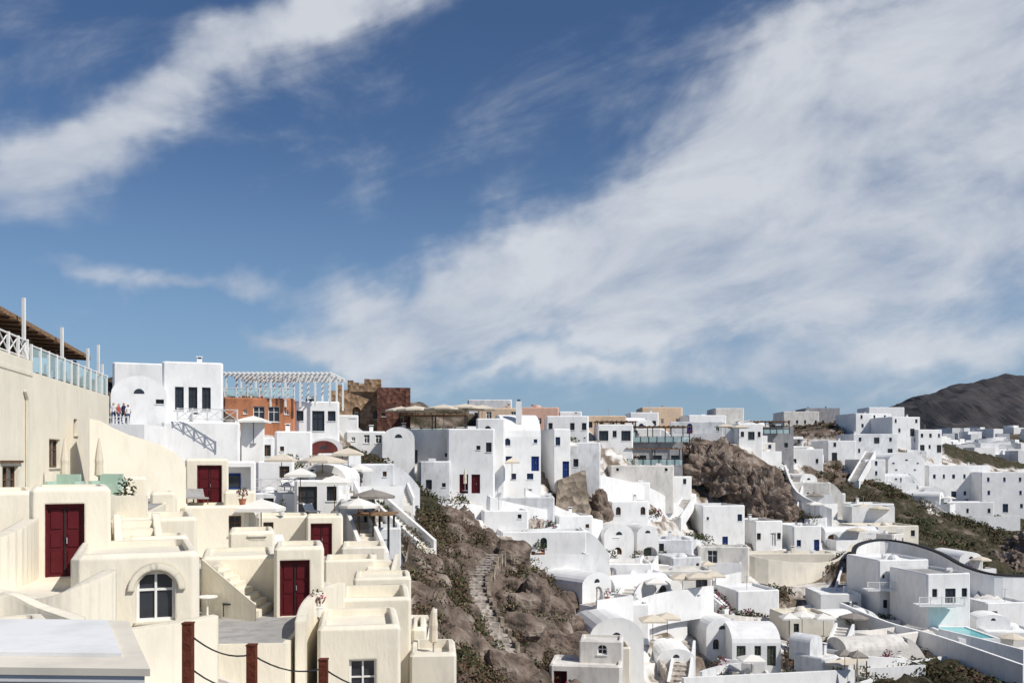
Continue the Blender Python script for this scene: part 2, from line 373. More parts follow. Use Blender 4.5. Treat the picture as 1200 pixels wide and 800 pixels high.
def person(p, yaw, shirt, legs='cloth_b', h=1.7, walk=.12):
    k = h/1.75
    V = [(0, 0, .95), (0, 0, 1.15), (0, 0, 1.42), (0, 0, 1.52), (0, -.02, 1.63), (0, 0, 1.72),
         (.1, 0, .9), (.11, walk, .5), (.11, walk*.6, .09), (.11, walk*.6-.13, .04), (-.1, 0, .9), (-.11, -walk, .5), (-.11, -walk*.8, .09), (-.11, -walk*.8-.13, .04),
         (.19, 0, 1.4), (.25, .03, 1.12), (.24, -.1, .88), (.24, -.12, .8), (-.19, 0, 1.4), (-.25, .0, 1.12), (-.22, -.18, .93), (-.21, -.24, .88)]
    E = [(0, 1), (1, 2), (2, 3), (3, 4), (4, 5), (0, 6), (6, 7), (7, 8), (8, 9), (0, 10), (10, 11), (11, 12), (12, 13), (2, 14), (14, 15), (15, 16), (16, 17), (2, 18), (18, 19), (19, 20), (20, 21)]
    R = [.15, .13, .15, .06, .1, .08, .1, .065, .045, .04, .1, .065, .045, .04, .065, .045, .035, .03, .065, .045, .035, .03]
    me = bpy.data.meshes.new('p'); me.from_pydata([tuple(Vector(a)*k) for a in V], E, []); o = bpy.data.objects.new('p', me); scene.collection.objects.link(o)
    md = o.modifiers.new('s', 'SKIN'); sv = me.skin_vertices[0].data
    for i, r in enumerate(R): sv[i].radius = (r*k, r*k*(.75 if i < 3 else 1))
    sv[0].use_root = True
    sb = o.modifiers.new('u', 'SUBSURF'); sb.levels = 1; sb.render_levels = 1
    dg = bpy.context.evaluated_depsgraph_get(); m2 = bpy.data.meshes.new_from_object(o.evaluated_get(dg)); bpy.data.objects.remove(o)
    m2.materials.clear()
    for n in (legs, shirt, 'skin', 'hair'): m2.materials.append(MATS[n])
    for pl in m2.polygons:
        z = pl.center.z/k; x = abs(pl.center.x)/k; y = pl.center.y/k
        pl.material_index = 0 if z < .98 and x < .2 else (2 if (x > .2 and z < 1.2) else (1 if z < 1.5 else (3 if (z > 1.69 or y > .02 and z > 1.55) else 2)))
        pl.use_smooth = True
    o = bpy.data.objects.new('person', m2); scene.collection.objects.link(o); o.location = p; o.rotation_euler[2] = yaw
# ================================================================== CREAM HOTEL COMPLEX (left)
CR = dict(mat='cream', name='cream_house', fr='n', dr='r', clutter=False, rad=True, ctrl=False)
b = B('cream_hotel_building')
A = Vector((-18.4, 30.1)); Bp = Vector((-23.6, 55)); dr_ = (Bp-A).normalized(); back = Vector((-12, -3))
b.wall(A, Bp, -7, 3.8, [(6.3, 8.3, -1.7, -.2, 'wn'), (12.8, 14.6, -.3, 1.0, 'wn'), (17.2, 17.9, 1.3, 2.1, 'wn'), (2, 3.5, .6, 1.9, 'wn')], 'cream')
b.wall(Bp, Bp+back, -7, 3.8, [], 'cream'); b.wall(A+back, A, -7, 3.8, [], 'cream')
b.poly([(*A, 3.8), (*Bp, 3.8), (*(Bp+back), 3.8), (*(A+back), 3.8)], 'floor')
nrm = Vector((dr_.y, -dr_.x))
def on(s, t, z): q = A+dr_*s+nrm*t; return Vector((q.x, q.y, z))
b.hexa([on(0, .02, 3.6), on(10.2, .02, 3.6), on(10.2, -.3, 3.6), on(0, -.3, 3.6), on(0, .02, 4.25), on(10.2, .02, 4.25), on(10.2, -.3, 4.25), on(0, -.3, 4.25)], 'cream')
b.beam(on(9.2, .08, 2.6), on(9.2, .08, -1.2), .1, .1, 'cream'); b.beam(on(9.2, .08, 2.6), on(8.9, .08, 2.9), .1, .1, 'cream')
b.beam(on(6, .05, -.02), on(8.6, .05, -.02), .12, .1, 'wood')
b.finish(); OCC.append((-24, 45, 8))
railing(on(0, -.15, 4.25), on(10, -.15, 4.25), 'x', .85)
railing(on(10.4, -.1, 3.8), on(25.2, -.1, 3.8), 'glass', 1.15, 'glass_balustrade', 'trim')
b = B('roof_pergola')
for s_ in (5, 9.5, 14, 18.5, 22.5):
    for t_ in (-1.2, -4.5): b.beam(on(s_, t_, 3.8), on(s_, t_, 6.0-s_*.02), .15, .15, 'wood')
b.hexa([on(3.5, -.6, 6.15), on(23.5, -.6, 5.7), on(23.5, -5, 5.9), on(3.5, -5, 6.45), on(3.5, -.6, 6.35), on(23.5, -.6, 5.9), on(23.5, -5, 6.1), on(3.5, -5, 6.65)], 'thatch')
for i in range(15): b.beam(on(4+i*1.35, -.5, 6.08-i*.03), on(4+i*1.35, -5.1, 6.36-i*.036), .08, .12, 'wood')
b.finish()
for s_, zt in ((9.9, 6.9), (16, 6.5), (21.3, 6.1), (23.8, 6.6), (24.8, 5.6)):
    b = B('flag_pole'); b.beam(on(s_, -.25, 3.8), on(s_, -.25, zt), .12, .12, 'trim'); b.finish()
for s_ in (12, 16, 20): table_set(on(s_, -2, 3.8), .4)
for s_, y_, c_ in ((13.5, 1, 'cloth_w'), (18, 3, 'cloth_b')): person(on(s_, -1.2, 3.8), y_, c_)
b = B('roof_parapet_wall'); b.hexa([on(15, -6.2, 3.8), on(25.3, -6.2, 3.8), on(25.3, -6.5, 3.8), on(15, -6.5, 3.8), on(15, -6.2, 5.2), on(25.3, -6.2, 4.9), on(25.3, -6.5, 4.9), on(15, -6.5, 5.2)], 'cream'); b.finish()
pr = [(104, 490), (118, 493), (132, 501), (150, 509), (170, 515), (190, 522), (206, 531), (214, 538), (218, 548)]
b = B('curved_ramp_wall')
for (u, v), (u2, v2) in zip(pr, pr[1:]):
    d1 = 45.5+(u-104)*.03; d2 = 45.5+(u2-104)*.03; p_ = S(u, v, d1); q_ = S(u2, v2, d2); bz = -4.5; by = Vector((-.6, 1.4, 0))
    b.hexa([(p_.x, p_.y, bz), (q_.x, q_.y, bz), (q_.x-.6, q_.y+1.4, bz), (p_.x-.6, p_.y+1.4, bz), p_, q_, q_+by, p_+by], 'cream')
b.finish()
b = B('cream_terrace'); b.prism([(-28, 32), (-13.2, 34), (-17.6, 49.5), (-27, 52)], -7, -1.9, 'cream'); b.poly([(-27.9, 32.1, -1.88), (-13.4, 34.1, -1.88), (-17.7, 49.4, -1.88), (-26.9, 51.9, -1.88)], 'floor')
b.hexa([(-20, 33.0, -3), (-13.2, 33.9, -3), (-13.3, 34.3, -3), (-20, 33.4, -3), (-20, 33.0, -1.25), (-13.2, 33.9, -1.25), (-13.3, 34.3, -1.25), (-20, 33.4, -1.25)], 'cream'); b.finish()
for u, d in ((76, 41), (116, 42)): closed_umbrella(Vector(((u-600)/F*d, d, -1.47)), 2.5, 'canvas')
b = B('umbrella_plinth'); b.box(-20.6, -17.4, 39.5, 43.5, -3, -1.47, 'cream'); b.finish()
for x_, y_ in ((-17.9, 41.5), (-19.2, 40.2)):
    b = B('outdoor_sofa'); b.M = Matrix.Translation((x_, y_, -1.47))
    b.box(-.5, .5, -.4, .4, 0, .42, 'palegreen'); b.box(-.5, .5, .4, .55, 0, .9, 'palegreen'); b.box(-.65, -.5, -.4, .55, 0, .6, 'palegreen'); b.box(.5, .65, -.4, .55, 0, .6, 'palegreen'); b.finish()
HH(126, 172, 558, 600, 43.2, 1.5, **CR, par=.15)
HH(128, 155, 570, 600, 41.5, 1.4, **CR, par=.15)
HH(176, 206, 576, 604, 42, 1.5, **CR, par=.15)
potted((-19.6, 35, -1.88), 1.2); potted((-14.4, 35.0, -1.88), 1.1); potted((-17.5, 35, -1.88), .8, True)
def red_box(u0, u1, vt, vb, d, du0, du1, dvt, dep=2.6, **k):
    k2 = dict(CR); k2.update(k)
    s0 = (du0-u0)/F*d; s1 = (du1-u0)/F*d; z0 = (HZ-vb)/F*d; zt = (HZ-dvt)/F*d
    HH(u0, u1, vt, vb, d, dep, ops=[(s0, s1, z0+.01, zt, 'dr')], par=.12, **k2)
red_box(35, 131, 570, 676, 27, 53, 99, 590, 3.2)
red_box(217, 268, 537, 590, 54, 231, 260, 545, 3)
red_box(321, 380, 640, 722, 35, 328, 363, 656, 2.8)
red_box(359, 402, 604, 652, 58, 364, 389, 613, 3)
lounger(S(222, 590, 52), .5, 'floor'); lounger(S(234, 590, 52.5), .5, 'floor')
z0 = (HZ-745)/F*24
hb, hW, _, _ = H(84, 236, 648, 745, 24, 4.5, 0, **CR, par=.2, ops=[((160-84)/F*24, (206-84)/F*24, z0+.35, z0+1.62, 'ww', True)], skirt=3)
cx, cz, R = -hW/2+(183-84)/F*24*.935, z0+1.15, .5
for i in range(14):
    a0 = math.pi*i/14; a1 = math.pi*(i+1)/14
    hb.hexa([(cx+r_*math.cos(a_), y_, cz+r_*math.sin(a_)) for y_ in (-2.25-.08, -2.25-.003) for r_, a_ in ((R+.03, a0), (R+.2, a0), (R+.2, a1), (R+.03, a1))], 'cream')
hb.finish()
HH(128, 232, 606, 660, 31, 4, **CR, par=.2, f='')
HH(150, 222, 628, 660, 28.8, 1.6, **CR, par=.12)
HH(-40, 42, 575, 700, 30.5, 5, **CR, par=.2)
stairs((-11.2, 23.8, -4.3), (-12.9, 26.7, -3.35), 1.8, 'cream', 0, 'stairway', 'cream')
stairs((-10.9, 27.6, -3.0), (-12.2, 30.5, -1.9), .9, 'cream', .2, 'stairway', 'cream')
b = B('cream_landing'); b.prism([(-17, 22), (-9.9, 22.6), (-11.6, 27.05), (-17, 27.05)], -8, -3.33, 'cream'); b.finish()
potted((-11.9, 26.5, -3.33), .6)
wallrun(curve([S(-30, 690, 22), S(45, 705, 21.5), S(92, 690, 21.6), S(130, 672, 22.4)]), .1, .35, 'cream')
wallrun(curve([S(-40, 730, 18), S(5, 700, 18.5), S(50, 716, 18.5), S(92, 730, 18.2)]), .1, .35, 'cream')
wallrun(curve([S(-20, 640, 24), S(18, 622, 25), S(36, 612, 26.5)]), .1, .4, 'cream')
HH(-60, 60, 735, 800, 16.2, 1.5, **CR, par=.15)
wallrun([S(146, 737, 22.5), S(200, 729, 23.2), S(253, 720, 24)], 0, .3, 'cream', 'parapet_wall', 5)
HH(212, 292, 592, 652, 49, 4, **CR, f='.w', par=.15)
HH(262, 300, 575, 640, 51, 3, **CR)
HH(236, 325, 651, 726, 37, 4, **CR, par=.1)
HH(268, 322, 622, 655, 42, 3, **CR, par=.1, f='w')
b = B('cream_stair_parapet')
P_ = [S(236, 655, 35.4), S(300, 709, 34.0)]
b.hexa([(P_[0].x, 35.4, -7), (P_[1].x, 34.0, -7), (P_[1].x-.1, 34.35, -7), (P_[0].x-.1, 35.75, -7), P_[0], P_[1], P_[1]+Vector((-.1, .35, 0)), P_[0]+Vector((-.1, .35, 0))], 'cream')
for i in range(8): b.box(P_[0].x+.25+i*.26, P_[0].x+.25+(i+1)*.26, 35.8-i*.15, 36.9, -7, P_[0].z-.3-i*.22, 'cream')
b.finish()
b = B('paved_terrace'); b.prism([(-13, 29.0), (-7.1, 29.4), (-7.8, 37.5), (-13.5, 37.5)], -9.5, -5.82, 'cream'); b.poly([(-12.9, 29.2, -5.80), (-7.3, 29.6, -5.80), (-7.9, 37.4, -5.80), (-13.4, 37.4, -5.80)], 'floor')
b.hexa([(-13, 28.9, -9), (-7.1, 29.3, -9), (-7.1, 29.5, -9), (-13, 29.1, -9), (-13, 28.9, -5.7), (-7.1, 29.3, -5.7), (-7.1, 29.5, -5.7), (-13, 29.1, -5.7)], 'cream'); b.finish()
table_set(S(243, 722, 34.6), .3, 'dark')
HH(396, 482, 700, 792, 37, 4, **CR, par=.5, f='')
HH(372, 470, 733, 850, 31, 4, rad=True, par=.25, mat='cream', name='cream_house', fr='w', clutter=False, ctrl=False, ops=[(1.05, 1.95, -8.2, -6.55, 'ww')], skirt=4)
wallrun(curve([S(352, 735, 30.5), S(358, 715, 32.5), S(372, 700, 34), S(400, 688, 37)]), .2, .35, 'cream', 'parapet_wall', 4)
HH(414, 482, 676, 716, 45, 3, mat='cream', name='cream_house', fr='r', clutter=False, ctrl=False, rad=True, ops=[(1.35, 2.3, (HZ-701)/F*45, (HZ-685)/F*45, 'wr')], par=.12)
HH(380, 440, 655, 700, 50, 3, **CR, f='')
stairs(S(442, 690, 47), S(452, 655, 53), 1.0, 'cream', .3, 'stairway', 'cream')
HH(482, 500, 735, 780, 40, 3, **CR)
HH(480, 535, 765, 830, 36, 3, mat='offwhite', name='white_house', clutter=False, rad=True, ctrl=False)
closed_umbrella(S(508, 775, 38), 2.2, 'canvas')
stairs(S(482, 768, 41), S(492, 720, 46), 1.2, 'offwhite', .3)
for u, v, d in ((372, 722, 33.5), (210, 592, 52), (440, 716, 43), (330, 604, 60), (284, 592, 50)): potted(S(u, v, d), .9, rng.random() < .3)
b = B('white_kiosk')
q = [(-9, 7.9), (-2.93, 7.6), (-4.05, 9.9), (-9.5, 10.2)]
def slab(q, z0_, z1_, g, m_):
    c = sum((Vector(a) for a in q), Vector((0, 0)))/4; q = [c+(Vector(a)-c)*g for a in q]
    b.hexa([(*a, z0_) for a in q]+[(*a, z1_) for a in q], m_)
slab(q, -1.74, -1.68, 1, 'offwhite'); slab(q, -1.80, -1.742, .985, 'white'); slab(q, -1.86, -1.802, .97, 'trim'); slab(q, -1.95, -1.862, .955, 'offwhite'); slab(q, -5, -1.952, .93, 'trim')
slab([(-8.6, 8.3), (-3.35, 8.05), (-4.2, 9.75), (-9.1, 10.0)], -1.679, -1.645, 1, 'white')
for i in range(30): b.box(-5.6+i*.075, -5.57+i*.075, 7.80, 7.86, -4, -2.05, 'trim')
b.finish()
b = B('cable_fence'); pts = [Vector((-3.45, 10, 0)), Vector((-2.91, 10.5, 0)), Vector((-2.27, 11.3, 0))]; tops = [-1.73, -2.06, -2.39]
for q_, t_ in zip(pts, tops): b.beam(q_+Vector((0, 0, t_)), q_+Vector((0, 0, t_-1.3)), .1, .1, 'rust'); b.box(q_.x-.056, q_.x+.056, q_.y-.056, q_.y+.056, t_, t_+.015, 'rust')
pts.append(Vector((-1.6, 12.6, 0))); tops.append(-2.95)
for k in (.1, .45, .85):
    for i in range(3):
        pr_ = None
        for j in range(9):
            t_ = j/8; q_ = pts[i].lerp(pts[i+1], t_)+Vector((0, 0, tops[i]*(1-t_)+tops[i+1]*t_-k-.4*t_*(1-t_)))
            if pr_: b.beam(pr_, q_, .016, .016, 'dark')
            pr_ = q_
b.finish()
# ================================================================== UPPER LEFT WHITE
HH(190, 262, 424, 500, 80, 8, 0, ops=[(1.1+i*1.15, 1.85+i*1.15, 4.35, 6.3, 'wk') for i in range(3)], r='w', par=.3, fr='k', rad=True)
HH(130, 196, 440, 512, 78, 8, 0, roof='vault', f='..w/..', fr='k', rad=True)
HH(132, 192, 425, 470, 90, 6, 0, par=.2, rad=True, clutter=False)
railing(S(208, 492, 76), S(278, 494, 76), 'x')
HH(190, 282, 494, 560, 77, 6, 0, f='...', par=.2, rad=True)
HH(282, 310, 490, 540, 84, 5, 0, f='', rad=True)
for u, v, s_, y_ in ((133, 497, 'cloth_w', .3), (139, 498, 'cloth_r', 1.4), (145, 497, 'cloth_b', 2.6), (150, 499, 'cloth_w', 4)):
    person(S(u, v, 73), y_, s_)
b = B('viewing_terrace'); a_ = S(120, 498, 72); b.box(a_.x, a_.x+3.4, 71.5, 77.9, -2, S(0, 498, 73).z-.01, 'white'); b.finish(); railing(S(126, 505, 71.6)+Vector((0, 0, .4)), S(150, 505, 71.6)+Vector((0, 0, .4)), 'x', .7)
HH(262, 346, 466, 500, 96, 8, 0, f='.sWWs', mat='orange', name='terracotta_house', fr='w', par=.15, rad=True)
HH(344, 398, 470, 505, 98, 7, 0, f='wDw', fr='k', par=.2, rad=True)
b = B('white_pergola'); zb = S(0, 465, 96).z; zt = S(0, 440, 96).z
for x_ in np.linspace(S(264, 0, 96).x, S(386, 0, 96).x, 8):
    for y_ in (96.3, 100, 103.7): b.beam((x_, y_, zb-1), (x_, y_, zt), .18, .18, 'trim')
for y_ in (96.3, 100, 103.7): b.beam((S(261, 0, 96).x, y_, zt+.1), (S(389, 0, 96).x, y_, zt+.1), .18, .25, 'trim')
for x_ in np.linspace(S(263, 0, 96).x, S(387, 0, 96).x, 24): b.beam((x_, 95.8, zt+.32), (x_, 104.3, zt+.32), .1, .16, 'trim')
b.finish()
railing(S(263, 465, 96), S(345, 465, 96), 'glass', .9, 'glass_balustrade')
HH(388, 446, 458, 500, 122, 9, 0, f='c.A.c', mat='stoner', name='stone_ruin', fr='k', clutter=False, rad=True)
HH(442, 481, 454, 500, 120, 9, 8, f='ss', r='s', mat='stoned', name='brick_ruin', fr='k', clutter=False, rad=True)
HH(412, 447, 449, 480, 131, 6, 0, mat='tan', name='stone_ruin', clutter=False, f='s', rad=True)
b = B('broken_ruin_wall')
for i in range(9): u = 388+i*6.5; h_ = rng.uniform(0, 1.6); p_ = S(u, 458, 121.9); b.box(p_.x, p_.x+.72, 121.8, 122.3, p_.z-.1, p_.z+h_, 'stoner')
b.finish()
HH(392, 420, 486, 500, 108, 5, 0, f='bw', mat='white', rad=True)
for a in [(262, 322, 512, 548, 86, 5, 0, 'w.w', 'flat', 'white2'), (322, 366, 505, 545, 88, 5, 10, 'sd', 'flat', 'white'), (300, 345, 540, 575, 76, 4, 0, 'Ww', 'flat', 'white'),
          (284, 346, 577, 612, 70, 4, 0, '.ww', 'flat', 'white2'), (345, 400, 562, 604, 68, 4, 12, 'Dw', 'flat', 'white'), (300, 362, 604, 645, 60, 4, 0, 'w.', 'flat', 'cream'),
          (398, 440, 585, 640, 66, 5, 15, 'w/d', 'flat', 'white2'), (362, 402, 513, 545, 94, 6, 0, 'A', 'vault', 'white'), (405, 452, 505, 530, 108, 6, 0, 'sww', 'flat', 'white'),
          (432, 470, 618, 655, 64, 4, 10, 'O', 'flat', 'white2'), (400, 452, 640, 680, 55, 4, 0, 'w', 'flat', 'offwhite'), (248, 300, 540, 585, 64, 3, 0, 'O', 'flat', 'white')]:
    HH(*a[:7], f=a[7], roof=a[8], mat=a[9], fr=rng.choice('kwn'), rad=True)
HH(362, 396, 516, 545, 91, 3, 0, f='', roof='vault', mat='maroon', name='cave_house', rad=True)
railing(S(286, 576, 70), S(346, 576, 70), 'x'); railing(S(250, 600, 58), S(290, 600, 58), 'bars')
for u, v, d, R, m_ in ((306, 640, 50, 1.5, 'canvasw'), (330, 570, 72, 1.5, 'canvas'), (378, 572, 70, 1.9, 'canvas'), (352, 590, 66, 1.3, 'canvasw'), (437, 615, 66, 1.6, 'canvasg'), (420, 628, 62, 1.3, 'canvasw'), (408, 560, 78, 1.6, 'canvas'), (392, 600, 64, 1.5, 'canvasw'),
                       (487, 500, 112, 2.4, 'canvas'), (520, 499, 110, 2.4, 'canvas'), (545, 498, 111, 2.6, 'canvas'), (565, 499, 112, 2.2, 'canvas'), (470, 500, 116, 2, 'canvas'), (297, 520, 84, 1.8, 'canvasw')):
    umbrella(S(u, v, d), R, 2.5, m_, rng.choice((4, 8)))
for u, v, d in ((340, 575, 71), (365, 604, 65), (300, 612, 68), (312, 645, 50), (330, 645, 51)): lounger(S(u, v, d), rng.uniform(0, 1.5))
stairs(S(440, 662, 58), S(405, 575, 74), 1.2, 'offwhite', .8); stairs(S(500, 645, 72), S(440, 590, 80), 1.2, 'offwhite', .8)
# ================================================================== CENTRE
C = [ # u0,u1,vt,vb,d,dep,yaw,front,right,roof,mat,fr
 (455, 532, 503, 548, 112, 9, 0, '.W.s', '', 'flat', 'white', 'k'),
 (448, 486, 500, 580, 106, 7, 0, '/A', '', 'vault', 'white', 'k'),
 (484, 530, 540, 585, 101, 6, 8, 'ws', 'w', 'flat', 'white2', 'k'),
 (524, 580, 502, 578, 104, 8, 0, 'w.sw/.rr.', '', 'flat', 'white', 'k'),
 (558, 592, 490, 578, 109, 7, 0, 'c/s./.r', '', 'flat', 'white', 'k'),
 (575, 634, 484, 572, 112, 8, 10, 'c.s/w.b/ww', 's/w', 'vaultx', 'white', 'B'),
 (632, 668, 502, 560, 118, 7, 14, 'w./.b', 'w', 'flat', 'white', 'B'),
 (664, 704, 518, 556, 126, 7, 0, 'wA', '', 'flat', 'white2', 'k'),
 (640, 690, 487, 512, 140, 8, 0, 'w.ww', '', 'flat', 'white', 'k'),
 (548, 600, 468, 500, 140, 8, 0, 'w.w', '', 'flat', 'white2', 'k'),
 (610, 655, 477, 505, 150, 8, 0, 'www', '', 'flat', 'pink', 'w'),
 (560, 612, 478, 500, 130, 6, 0, 'ww', '', 'flat', 'peach', 'w'),
 (655, 682, 482, 505, 160, 8, 0, 'ww', '', 'flat', 'white', 'w'),
 (686, 734, 487, 508, 165, 8, 0, 'wwww', '', 'flat', 'peach', 'k'),
 (700, 742, 497, 520, 150, 7, 0, 'WwW', '', 'flat', 'white', 'k'),
 (738, 772, 483, 505, 190, 8, 0, 'wdw', '', 'flat', 'white', 'k'),
 (752, 800, 477, 502, 200, 9, 0, 'www', '', 'flat', 'peach', 'w'),
 (795, 850, 486, 506, 195, 9, 10, 'wwWw', 'w', 'flat', 'white', 'k'),
 (838, 872, 478, 505, 210, 9, 0, 'ww', '', 'flat', 'white3', 'k'),
 (850, 892, 496, 518, 186, 9, 12, 'wWw', '..', 'flat', 'white', 'k'),
 (724, 800, 512, 548, 158, 10, 0, 'WWWW', '', 'flat', 'greyp', 'k'),
 (715, 790, 545, 562, 140, 6, 0, 's..s', '', 'flat', 'white3', 'k'),
 (750, 812, 558, 575, 150, 6, 18, 'w.w', 'w', 'flat', 'white', 'k'),
 (886, 930, 500, 530, 205, 8, 0, 'w.w', '', 'flat', 'greyp', 'k'),
 (715, 762, 565, 590, 136, 6, 15, 's..', 'w', 'flat', 'white', 'k'),
 (705, 760, 587, 612, 128, 6, 10, 'c.c', '', 'flat', 'white', 'n'),
 (640, 695, 604, 632, 110, 6, 12, 'a.s', 's', 'flat', 'white', 'n'),
 (655, 700, 628, 655, 104, 6, 0, 'ws', '', 'vault', 'white', 'B'),
 (560, 650, 582, 600, 108, 6, 0, 's...', '', 'flat', 'white2', 'k'),
 (560, 620, 598, 622, 100, 5, 6, '.s', '', 'flat', 'white', 'k'),
 (806, 872, 592, 645, 144, 8, 12, 's..w/.b.', 'w/', 'flat', 'white', 'B'),
 (868, 915, 610, 640, 150, 8, 12, 'w.dw', 'w', 'flat', 'white', 'k'),
 (912, 960, 616, 648, 150, 8, 12, 'w.b', '', 'flat', 'white', 'B'),
 (690, 742, 614, 650, 118, 7, 14, 'c/a', '', 'vault', 'white', 'n'),
 (735, 770, 616, 652, 122, 6, 10, '/A', '', 'vault', 'white', 'n'),
 (765, 812, 632, 655, 126, 6, 0, 'w.', '', 'flat', 'white2', 'k'),
 (662, 712, 655, 698, 98, 6, 10, '.s', '', 'vault', 'white', 'k'),
 (708, 765, 660, 690, 108, 6, 0, 'a..', '', 'flat', 'white', 'n'),
 (765, 835, 668, 690, 112, 5, 0, 'w.D', '', 'flat', 'white3', 'n'),
 (670, 752, 724, 800, 82, 9, 8, '.s', 's', 'vault', 'white', 'B'),
 (688, 740, 758, 800, 79, 3, 0, 'b.', '', 'flat', 'offwhite', 'k'),
 (700, 760, 708, 735, 95, 6, 6, 'O.', '', 'flat', 'white', 'k'),
 (845, 912, 692, 735, 118, 7, 12, '.s.', '', 'flat', 'white', 'k'),
 (812, 862, 724, 772, 100, 7, 8, 'cA', '', 'vault', 'white', 'g'),
 (858, 915, 735, 780, 97, 7, 0, 'gwg', '', 'vaultx', 'white', 'g'),
 (912, 975, 722, 752, 108, 6, 6, 'w.D', '', 'flat', 'offwhite', 'g'),
 (770, 815, 760, 790, 92, 6, 0, 'a', '', 'vault', 'white', 'n'),
 (960, 1010, 695, 725, 122, 6, 0, '.O', '', 'flat', 'white', 'k'),
 (845, 980, 648, 662, 142, 4, 0, '', '', 'flat', 'offwhite', 'k'),
 (995, 1075, 616, 636, 162, 8, 8, '.W.w', '', 'flat', 'offwhite', 'k'),
 (1008, 1085, 656, 722, 120, 8, 10, 's.ww/w..w', '.w/w.', 'flat', 'white', 'k'),
 (1062, 1132, 672, 748, 112, 8, 10, 'wDw/D.D', 'w/w', 'flat', 'white', 'k'),
 (1135, 1200, 706, 735, 122, 8, 8, 'D..D', '', 'flat', 'white', 'k'),
 (918, 960, 482, 500, 300, 12, 0, 'wwww', '', 'flat', 'white3', 'k'), (945, 984, 478, 500, 310, 12, 0, 'www', '', 'flat', 'greyp', 'k'),
 (990, 1042, 484, 505, 270, 12, 8, 'www/wDw', 'w/w', 'flat', 'white', 'k'), (1030, 1075, 488, 522, 260, 12, 10, 'w.w/wD/w.w', 'w/w/w', 'flat', 'white', 'k'),
 (1018, 1060, 477, 496, 290, 10, 0, 'www', '', 'flat', 'white', 'k'), (1060, 1100, 503, 530, 260, 12, 10, 'www/DwD', 'w/w', 'flat', 'white', 'k'),
 (990, 1050, 508, 535, 245, 10, 6, 'wWw/w.D', '', 'flat', 'white2', 'k'), (960, 1000, 516, 540, 235, 10, 6, 'w./D.', '', 'flat', 'white', 'k'),
 (925, 965, 526, 548, 220, 10, 0, 'w.w', '', 'flat', 'white', 'k'), (1000, 1035, 538, 562, 225, 9, 10, 'w/w', 'w', 'flat', 'white', 'B'),
 (1030, 1080, 530, 556, 235, 10, 6, 'w.w/ww', '', 'vault', 'white', 'B'), (924, 955, 555, 575, 195, 8, 12, 'w.', '', 'vault', 'white', 'k'),
 (1084, 1160, 545, 585, 240, 12, 5, 'wwwwww/w.DwDw', '', 'flat', 'white', 'B'), (1150, 1205, 553, 600, 235, 12, 0, 'www/w.w/wDw', '', 'flat', 'white', 'B'),
 (1080, 1110, 570, 598, 225, 8, 0, 's.', '', 'vault', 'white', 'k'), (1100, 1165, 588, 606, 225, 6, 0, 'w.w.w', '', 'flat', 'white', 'k'),
 (1205, 1290, 560, 600, 250, 12, 0, 'wwww/wwww', '', 'flat', 'white', 'B'), (930, 990, 578, 600, 190, 8, 10, 'w.D', 'w', 'flat', 'white', 'k'),
 (985, 1045, 590, 612, 180, 8, 6, 'w.D', '', 'flat', 'white', 'k'),
]
for a in C:
    HH(*a[:7], f=a[7], r=a[8], roof=a[9], mat=a[10], fr=a[11].lower(), dr=rng.choice('nnwgkb'), rad=(a[6] == 0 and a[0] < 600), name={'pink': 'pink_house', 'peach': 'peach_house', 'greyp': 'grey_house', 'offwhite': 'cream_house'}.get(a[10], 'white_house'))
for u0, u1, v, d in ((1075, 1128, 708, 110.8), (1015, 1055, 690, 118.8)):
    p0, p1 = S(u0, v, d), S(u1, v, d); b = B('balcony'); b.box(p0.x, p1.x, d-.6, d+1.3, p0.z-.18, p0.z, 'white'); b.finish(); railing((p0.x, d-.55, p0.z), (p1.x, d-.55, p0.z), 'bars', .95)
b = B('chimney'); a_ = S(608, 486, 112); b.box(a_.x-.35, a_.x+.35, 113, 113.7, a_.z-1, a_.z+1.7, 'white'); b.box(a_.x-.2, a_.x+.2, 113.1, 113.6, a_.z+1.7, a_.z+1.9, 'dark'); b.finish()
for (u0, u1, v, d, dep) in ((722, 808, 500, 156, 6), (735, 800, 526, 150, 3), (468, 545, 486, 116, 5), (700, 745, 494, 152, 4), (880, 925, 494, 203, 4), (420, 455, 604, 63, 3)):
    b = B('shade_canopy'); p0 = S(u0, v, d); p1 = S(u1, v, d)
    n = max(2, int((p1.x-p0.x)/3))
    for i in range(n+1):
        x_ = p0.x+(p1.x-p0.x)*i/n
        for y_ in (d+.1, d+dep): b.beam((x_, y_, p0.z-2.6), (x_, y_, p0.z), .14, .14, 'dark')
    b.box(p0.x-.3, p1.x+.3, d-.2, d+dep+.2, p0.z, p0.z+.12, 'thatch')
    for i in range(int((p1.x-p0.x)/.8)): b.beam((p0.x+i*.8, d-.3, p0.z+.18), (p0.x+i*.8, d+dep+.3, p0.z+.18), .1, .1, 'wood')
    b.finish(); railing((p0.x, d-.15, p0.z-2.6), (p1.x, d-.15, p0.z-2.6), 'glass', 1, 'glass_balustrade', 'dark')
b = B('stone_retaining_wall')
a_ = S(645, 560, 115); c_ = S(696, 560, 117)
b.hexa([(a_.x, 115, -12), (c_.x, 117, -12), (c_.x, 122, -12), (a_.x, 122, -12), (a_.x+1, 115.6, -2.4), (c_.x-1, 117.5, -1.2), (c_.x-1, 122, -1.2), (a_.x+1, 122, -2.4)], 'stone'); b.finish(); OCC += [(6, 116, 3.5), (9, 113, 3), (5, 112, 3)]
